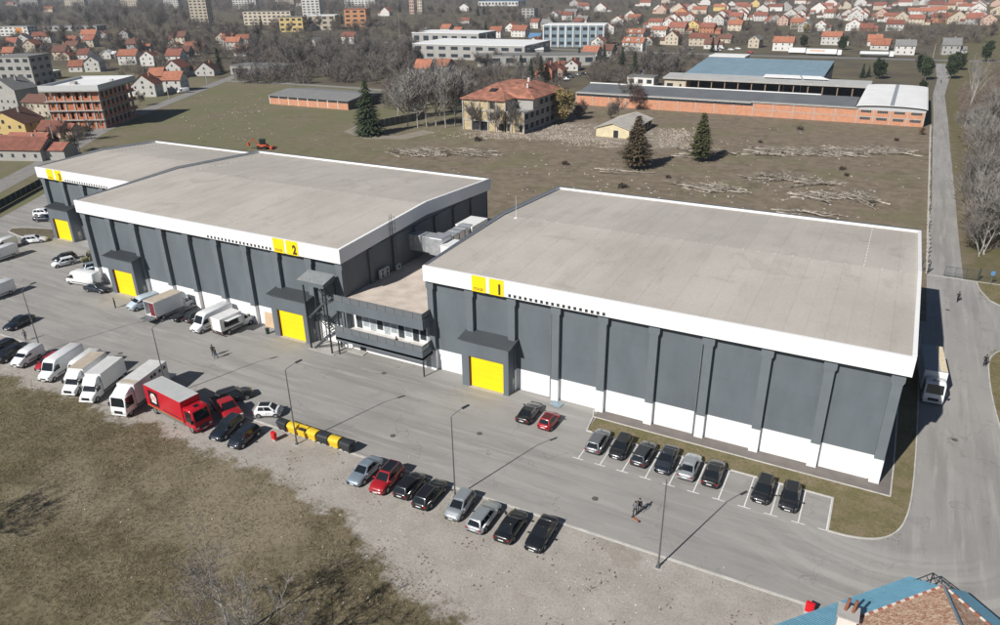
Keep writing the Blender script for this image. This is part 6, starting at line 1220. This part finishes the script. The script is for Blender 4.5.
x, y = at(562,122); tree(leafy_mesh(41, 12, 4.6, 3600, .55, zc=.55), x, y, 1.0, 0, 'yellow brown willow beside the derelict building', M_BARK, M_WIL, 'willow_tree')
x, y = at(806,33); tree(PIN[1], x, y, 1.5, 0, 'pale yellow willow among the hillside houses', M_BARK, M_WIL, 'willow_tree')
for px, py, s in ((408,128,1.35),(418,128,1.5),(427,127,1.4),(436,126,1.55),(446,128,1.5),(455,126,1.4),(462,121,1.35),(398,120,1.2),(415,118,1.4),(440,116,1.45)):
    x, y = at(px, py); tree(BT[rg.choice((1,4))], x, y, s, rg.uniform(0,6), 'pale leafless birch in the clump left of the derelict building', M_BARKP, M_TWIG[2], 'birch_tree', 'birch clump by the derelict building')
x, y = at(402,112); tree(leafy_mesh(43, 9, 4, 900, .4), x, y, 1.0, 0, 'russet bare tree behind the birch clump', M_BARK, M_BUSHR, 'russet_tree')
for px, py, s, lb in ((476,131,.8,'thin bare tree growing before the derelict front, leftmost'),(497,133,.75,'thin bare tree growing before the derelict front, middle'),(511,134,.85,'thin bare tree growing before the derelict front, rightmost')):
    x, y = at(px, py); tree(BT[1], x, y-1.2, s, px, lb, M_BARK, M_TWIG[1], 'bare_tree')
x, y = at(628,106); tree(BT[2], x, y, 1.2, 1, 'wide dark tree rising before the long brick wall', M_BARK, M_TWIG[0], 'bare_tree')
for px, py, s, lb in ((80,152,.8,'bare tree beside the lane in front of the unfinished block'),(66,142,.75,'bare bush tree before the unfinished block'),(52,148,.7,'bare tree over the red cottage at the left'),(92,140,.7,'thin bare tree at the corner of the unfinished block'),(118,108,.7,'bare tree right of the unfinished block'),(140,106,.65,'bare tree beside the white gabled house on the lane'),(30,120,.7,'bare tree behind the yellow gabled house')):
    x, y = at(px, py); tree(BT[2], x, y, s, px, lb, M_BARK, M_TWIG[3 if px in (66,52) else 0], 'bare_tree')
BIR = bare_tree_mesh(61, 17, .35, 12, 6, 7, tw=.07, spread=.5, up=.7, r0=.28)
x, y = at(966,118); tree(BIR, x, y, 1.0, .4, 'tall pale birch right of the access road', M_BARKP, M_TWIG[2], 'birch_tree'); x, y = at(969,103); tree(BIR, x, y, .95, 2.4, 'second tall pale birch behind the first by the access road', M_BARKP, M_TWIG[2], 'birch_tree')
THK = bare_tree_mesh(62, 8, .1, 8, 7, 8, tw=.05, spread=.7, up=.5, multi=3, r0=.08)
for i in range(38):
    px = rg.uniform(962,1010); py = rg.uniform(110,262)
    if px < 962+ (py-110)*.12: px += 14
    x, y = at(px, py); tree(THK, x, y, rg.uniform(1.0,1.9), rg.uniform(0,6), 'grey leafless tree in the thicket along the right edge', M_BARKP, M_TWIG[1 if i % 3 else 2], 'bare_tree', 'thicket along the right edge')
x, y = at(978,232); tree(leafy_mesh(44, 2.6, 1.8, 900, .18), x, y, 1.0, 0, 'low russet bush at the edge of the right thicket', M_BARK, M_BUSHR, 'russet_bush', cat='bush')
for px, py in ((912,95),(915,110),(917,122),(918,135)):
    x, y = at(px+3, py); tree(leafy_mesh(45, 2.4, 1.5, 700, .2), x, y, 1.0, px, 'brown hedge bush between the white roofed hall and the road', M_BARK, M_BUSHR, 'hedge_bush', 'hedge beside the white roofed hall', 'bush')
# foreground leafless trees
FT = [bare_tree_mesh(71, 7.5, .15, 8, 7, 7, 6, tw=.024, spread=1.15, up=.15, r0=.12), bare_tree_mesh(72, 8, .2, 8, 7, 7, 6, tw=.026, spread=1.05, up=.25, r0=.13)]
tree(FT[0], -39.2, 26.6, 1.3, .5, 'pale leafless tree with fine twigs at the bottom edge of the meadow', M_BARKP, M_TWIG[1], 'bare_tree'); tree(FT[1], -34.4, 25.6, 1.2, 3.5, 'second pale leafless tree right of the first at the bottom edge', M_BARKP, M_TWIG[2], 'bare_tree'); tree(FT[1], -29.8, 23.8, 1.05, 2.2, 'leafless tree at the bottom edge throwing branch shadows on the gravel', M_BARKP, M_TWIG[1], 'bare_tree')
tree(FT[1], -71, 20.5, 1.15, 4.0, 'leafless tree beyond the left edge whose shadow falls on the meadow', M_BARK, M_TWIG[1], 'bare_tree'); tree(FT[0], -73.5, 23.0, 1.05, 1.0, 'second leafless tree beyond the left edge shading the meadow', M_BARK, M_TWIG[1], 'bare_tree')
# ------------------------------------------------------------------ felled trees, rubble
M_LOG = mat('felled_wood', (.36,.32,.27), rough=.9, var=.35, scale=.8, objvar=.25)
def log_mesh(seed, ln):
    r2 = random.Random(seed); mb = MB(); pts = [Vector((-ln/2+ln*i/5, r2.uniform(-.25,.25), .25+.05*r2.random())) for i in range(6)]; mb.tube(pts, [.24-.03*i for i in range(6)], 6)
    for k in range(5):
        p = pts[r2.randint(2,5)]; a = r2.uniform(-.8,.8); l2 = r2.uniform(.8,2.6); q = p+Vector((l2*math.cos(a), l2*math.sin(a), r2.uniform(-.1,.7))); mb.tube([p, p.lerp(q,.5)+Vector((0,0,.15)), q], [.11,.08,.03], 5)
    for k in range(14):
        p = pts[r2.randint(1,5)]+Vector((r2.uniform(-1,1),r2.uniform(-.5,.5),r2.uniform(0,.3))); a = r2.uniform(-1.2,1.2); l2 = r2.uniform(.6,2.4); q = p+Vector((l2*math.cos(a), l2*math.sin(a), r2.uniform(-.15,.5))); mb.tube([p, q], [.045,.015], 3)
    return mb.mesh('felled_trunk', smooth=True)
LG = [log_mesh(i, 5+1.3*i) for i in range(5)]
for (a, c, d, e, cnt, base, lb) in ((392,490,151,156,44,-.15,'pale felled trunk in the long log row behind the middle hall'),(757,905,150,156,70,.0,'pale felled trunk in the long log row behind the nearest hall'),(690,735,188,192,16,.0,'felled trunk in the small log pile near the roof edge'),(764,798,176,182,12,.5,'felled trunk in the splayed log pile right of the cypresses'),(802,830,182,186,10,.4,'felled trunk in the short pile in the right half of the field'),(800,840,196,199,12,0,'felled trunk in the low pile above the roof edge'),
      (852,874,195,206,10,-.9,'felled trunk in the steep pile near the access road fence'),(782,850,210,216,4,-.1,'felled trunk half hidden behind the roof of the nearest hall'),(604,636,170,177,4,.3,'felled trunk at the foot of the brown cypress'),(682,742,150,158,14,-.3,'felled trunk around the foot of the olive cypress')):
    for i in range(cnt):
        x, y = at(rg.uniform(a, c), rg.uniform(d, e)); o = tag(ob('felled_trunk', LG[rg.randrange(5)], M_LOG, loc=(x, y, rg.choice((0,0,.35)))), lb, 'log', lb.replace('felled trunk', 'felled trunks')); o.rotation_euler = (rg.uniform(-.5,.5), 0, base+rg.uniform(-.5,.5)+(math.pi if rg.random() < .4 else 0)); o.scale = (rg.uniform(.7,1.1),)*3
mass('brushwood', [(392,492,151.5,156,60),(757,905,150.5,156,110),(690,735,188,192,22),(764,798,177,182,18),(802,830,182,186,14),(800,840,196,199,16),(852,874,196,206,14),(682,742,151,158,18)], [puff(90+i, 1.6, 1.6, 60, .07) for i in range(4)], (.6,1.2), mat('brush_twig', (.17,.14,.11), rough=.95, var=.4, scale=.3, world=True), 75, 0)
def bits(name, zones, m_, seed, smin=.15, smax=.7, flat=.45):
    r2 = random.Random(seed); mb = MB()
    for (a, c, d, e, cnt) in zones:
        for _ in range(cnt):
            x, y = at(r2.gauss((a+c)/2, (c-a)/4), r2.uniform(d, e)); s = r2.uniform(smin, smax); h = s*flat*r2.uniform(.4,1.2); t_ = r2.uniform(0,3); cc, ss = math.cos(t_)*s, math.sin(t_)*s; k = r2.uniform(.4,1)
            P_ = [(x+cc*u-ss*v*k, y+ss*u+cc*v*k) for u, v in ((-.5,-.5),(.5,-.5),(.5,.5),(-.5,.5))]
            mb.hexa([(p,q,-.02) for p, q in P_], [(x+(p-x)*.8+r2.uniform(-.1,.1)*s, y+(q-y)*.8, h*r2.uniform(.7,1.2)) for p, q in P_])
    return stuff(ob(name, mb, m_))
bits('rubble', [(455,540,132,139,700),(515,600,124,140,900),(560,600,138,146,200),(655,700,128,148,700),(590,625,140,148,160)], mat('rubble_pale', (.40,.34,.29), rough=.95, var=.5, scale=.35, world=True), 3, .12, .5, .5)
bits('field_debris', [(390,900,128,200,260),(180,300,95,140,140),(700,900,170,225,120)], mat('debris_pale', (.42,.40,.37), rough=.9, var=.4, scale=.3, world=True), 4, .15, .6, .3)
bits('stone_litter', [(0,260,400,600,36),(260,480,440,610,120),(470,700,560,620,70)], mat('litter_pale', (.55,.53,.49), rough=.9, var=.4, scale=1, world=True), 8, .05, .16, .4)
for px, py, s in ((478,141,1.),(565,165,.8),(622,188,.9),(668,178,.6),(842,170,.7),(800,130,.9),(871,205,.7),(896,141,.7),(760,143,.6),(846,176,.6)):
    x, y = at(px, py); tree(leafy_mesh(46, 1.3, 1.3, 420, .22, zc=.35), x, y, s*1.3, px, 'dark heap of brushwood lying in the field', M_BARK, mat('brushwood', (.07,.055,.042), rough=.95, var=.4, scale=1), 'brush_heap', 'brush heaps in the field', 'brush heap')
# ------------------------------------------------------------------ grass
def tufts(name, n_, xr, yr, keep, m_, hmin, hmax, seed, blades=3, wd=.035, zoff=0):
    r2 = np.random.default_rng(seed); x = r2.uniform(*xr, n_); y = r2.uniform(*yr, n_); k = keep(x, y, r2); x, y = x[k], y[k]; N = len(x)
    V = np.empty((N*blades*3,3)); 
    for b_ in range(blades):
        a = r2.uniform(0, 2*math.pi, N); h = r2.uniform(hmin, hmax, N); ln = h*r2.uniform(.4,1.4,N); bx = x+r2.uniform(-.07,.07,N); by = y+r2.uniform(-.07,.07,N); w_ = wd*r2.uniform(.6,1.5,N)
        V[b_::blades*3] = np.c_[bx-np.sin(a)*w_, by+np.cos(a)*w_, np.full(N, zoff)]; V[b_+blades::blades*3] = np.c_[bx+np.sin(a)*w_, by-np.cos(a)*w_, np.full(N, zoff)]; V[b_+2*blades::blades*3] = np.c_[bx+np.cos(a)*ln, by+np.sin(a)*ln, zoff+h]
    idx = np.arange(N*blades*3).reshape(N, 3, blades).transpose(0,2,1).reshape(-1,3)
    me = bpy.data.meshes.new(name); me.from_pydata(V.tolist(), [], idx.tolist()); return stuff(ob(name, me, m_))
def patch(x, y): return .5+.25*np.sin(x*.55+1.3*np.sin(y*.4))+.25*np.sin(y*.7+1.7*np.sin(x*.33))
edge_f = lambda x: 44.2-7.2*np.clip((x+50)/26,0,1)-12*np.clip((x+24)/24,0,1)
M_DRY = mat('dry_grass', (.235,.20,.125), rough=.95, var=.45, scale=.5, world=True); M_DRYB = mat('dry_grass_dark', (.11,.09,.05), rough=.95, var=.4, scale=.4, world=True); M_WEED = mat('weed_brown', (.105,.07,.045), rough=.95, var=.4, scale=.8, world=True)
tufts('dry_grass', 52000, (-118,-8), (22,46), lambda x, y, r: (y < edge_f(x)+r.normal(0,1.0,len(x))) & (r.random(len(x)) < patch(x,y)+.25), M_DRY, .03, .15, 1, 3, .024)
tufts('dark_grass', 40000, (-118,-8), (22,46), lambda x, y, r: (y < edge_f(x)+r.normal(0,.8,len(x))) & (r.random(len(x)) > patch(x*1.3+5,y*1.2)-.1), M_DRYB, .03, .13, 2, 3, .024)
tufts('gravel_weed', 4600, (-112,2), (26,51), lambda x, y, r: (y > edge_f(x)) & (patch(x*1.9,y*1.6) > .72), M_WEED, .04, .16, 3, 4, .04)
tufts('verge_tuft', 14000, (-25,8.3), (61.9,112), lambda x, y, r: (((y > 67.2) & (y < 69.9) & (x < 6.2)) | ((x > 1.5) & (x < 7.3) & (y > 62.6) & (y < 69.8)) | ((x > 6.6) & (y > 69) & (x < 8.2))) & (r.random(len(x)) < patch(x*2,y*2)+.3), mat('verge_blade', (.175,.155,.08), rough=.95, var=.45, scale=.8, world=True), .04, .12, 4, 3, .03, .075)
tufts('verge_tuft', 9000, (16.8,40), (84,137.8), lambda x, y, r: (y < 111) | (y > 130), MATS['verge_blade'], .05, .15, 6, 3, .035, .08)
# ------------------------------------------------------------------ corner house, bottom right
T = thing('corner_house', 'house with blue metal eaves and mottled tile roof at the bottom right corner', 'house', (9.8, 53.6, 0))
dl = Vector((-.66,-.75,0)).normalized(); dr_ = Vector((.72,-.69,0)).normalized(); nl = Vector((-dl.y,dl.x,0)); nl = -nl if nl.dot(Vector((-1,1,0))) < 0 else nl; nr = Vector((dr_.y,-dr_.x,0)); nr = -nr if nr.dot(Vector((1,1,0))) < 0 else nr
e = 4.3; Ll, Lr = 15., 12.
N = Vector((0,0,e)); A = N+dl*Ll; B_ = N+dr_*Lr; C = N+dl*Ll+dr_*Lr; pk = N+(dl+dr_)*Lr*.5+Vector((0,0,3.6)); pk2 = pk+dl*(Ll-Lr)
m, n, L, b = nodes_mat('mottled_tile'); b.inputs['Roughness'].default_value = .9
tc = n.new('ShaderNodeTexCoord'); vo = n.new('ShaderNodeTexVoronoi'); vo.inputs['Scale'].default_value = 6.5; L.new(tc.outputs['Object'], vo.inputs['Vector']); sp = n.new('ShaderNodeSeparateColor'); L.new(vo.outputs['Color'], sp.inputs[0])
cr = n.new('ShaderNodeValToRGB'); els = cr.color_ramp.elements; els[0].color = (.36,.18,.11,1); els[1].color = (.72,.56,.42,1); q_ = els.new(.5); q_.color = (.56,.34,.22,1); L.new(sp.outputs[0], cr.inputs[0]); L.new(cr.outputs[0], b.inputs['Base Color'])
bp = n.new('ShaderNodeBump'); bp.inputs['Strength'].default_value = .5; bp.inputs['Distance'].default_value = .05; L.new(vo.outputs['Distance'], bp.inputs['Height']); L.new(bp.outputs[0], b.inputs['Normal'])
M_TILE = m
def courses(p0, p1, q1, q0, k):   # p eave, q top
    for i in range(k):
        a, c = i/k, (i+1.12)/k; up_ = Vector((0,0,.05))
        ob('tile_course', MB().slab([p0.lerp(q0,a)+up_, p1.lerp(q1,a)+up_, p1.lerp(q1,min(c,1)), p0.lerp(q0,min(c,1))], .04), M_TILE, T, fix=True)
courses(A, N, pk, pk2, 22); courses(N, B_, pk, pk, 22); courses(C, A, pk2, pk2, 22); courses(B_, C, pk2, pk, 22)
ob('wall', MB().hexa([tuple(N+(dl+dr_)*.5+Vector((0,0,-e))), tuple(A+(dr_-dl)*.5+Vector((0,0,-e))), tuple(C-(dl+dr_)*.5+Vector((0,0,-e))), tuple(B_+(dl-dr_)*.5+Vector((0,0,-e)))], [tuple(N+(dl+dr_)*.5), tuple(A+(dr_-dl)*.5), tuple(C-(dl+dr_)*.5), tuple(B_+(dl-dr_)*.5)]), WALLS['cream'], T, fix=True)
MBL = mat('blue_sheet', (.19,.40,.52), rough=.5, metal=.15, var=.10, scale=1.0)
def lean(p0, p1, nrm, k, cut=0):
    for i in range(k):
        a, c = p0.lerp(p1, i/k), p0.lerp(p1, (i+1)/k-.004); cc = cut if i == 0 else 0
        o1 = a+nrm*2.75+Vector((0,0,-1.4))+(p1-p0).normalized()*0; o2 = c+nrm*2.75+Vector((0,0,-1.4)); dn = Vector((0,0,-.06))
        sh = ob('eave_sheet', MB().slab([a+dn, c+dn, o2+dn, o1+dn], .03), MBL, T, fix=True)
        for j in range(7):
            r0_, r1_ = a.lerp(c,(j+.4)/7), o1.lerp(o2,(j+.4)/7); ob('sheet_rib', MB().tube([r0_+dn+Vector((0,0,.035)), r1_+dn+Vector((0,0,.035))], .028, 4), MBL, sh)
lean(N, A, nl, 9); lean(N, B_, nr, 7)
for p0, p1, k in ((N, A, 34), (N, B_, 26)):
    for i in range(k):
        q = p0.lerp(p1, (i+.5)/k); d = (p1-p0).normalized(); hh = d*(p1-p0).length/k*.45; sd_ = Vector((-d.y,d.x,0))*.11
        ob('verge_tile', MB().hexa([tuple(q-hh-sd_),tuple(q+hh-sd_),tuple(q+hh+sd_),tuple(q-hh+sd_)], [tuple(q-hh-sd_*.6+Vector((0,0,.16))),tuple(q+hh-sd_*.6+Vector((0,0,.16))),tuple(q+hh+sd_*.6+Vector((0,0,.16))),tuple(q-hh+sd_*.6+Vector((0,0,.16)))]), [mat('verge_terracotta', (.36,.13,.08), rough=.85, var=.15), mat('verge_white', (.66,.62,.57), rough=.8, var=.1)][i % 2], T, fix=True)
ob('hip_flashing', MB().tube([N+Vector((0,0,.1)), pk+Vector((0,0,.1))], .11, 6), mat('flashing_blue', (.25,.35,.42), rough=.5, metal=.3), T)
ch = ob('chimney', MB().box(-7.0,-5.75,-8.1,-6.85,3.4,5.5), WALLS['white'], T); ob('chimney_cap', MB().box(-7.12,-5.63,-8.22,-6.73,5.5,5.63), M_CONC, ch)
for q in (-6.6,-6.1): ob('flue', MB().tube([(q,-7.4,5.6),(q+.12,-7.3,6.7)], .11, 8), mat('flue_rust', (.24,.09,.05), rough=.8, var=.3), ch)
t = thing('roof_frame', 'dark open steel frame at the corner of the blue roof', 'frame', (9.6, 54.6, 0))
fr_ = [(-1.7,.0,3.1),(-.4,.75,3.9),(1.7,.3,3.1)]
for a, c in ((fr_[0],fr_[1]),(fr_[1],fr_[2])):
    ob('bar', MB().tube([a, c], .05, 5), M_DSTEEL, t); ob('bar', MB().tube([(a[0]*.8,a[1]-.5,a[2]),(c[0]*.8,c[1]-.5,c[2])], .04, 5), M_DSTEEL, t)
    for i in range(4): p = lerp(a, c, i/3); ob('strut', MB().tube([p, (p[0]*.8,p[1]-.5,p[2])], .035, 5), M_DSTEEL, t)
for p in fr_: ob('post', MB().tube([(p[0],p[1],0),p], .05, 5), M_DSTEEL, t)
# ------------------------------------------------------------------ haze
HZ = True
if HZ:
    m = bpy.data.materials.new('haze_air'); m.use_nodes = True; nn = m.node_tree.nodes; nn.remove(nn['Principled BSDF']); pv = nn.new('ShaderNodeVolumePrincipled')
    pv.inputs['Color'].default_value = (.76,.85,.96,1); pv.inputs['Density'].default_value = .00011; m.node_tree.links.new(pv.outputs[0], nn['Material Output'].inputs['Volume'])
    o = ob('haze', MB().box(-4300,4300,-1200,4300,-1,58), m); o['kind'] = 'stuff'
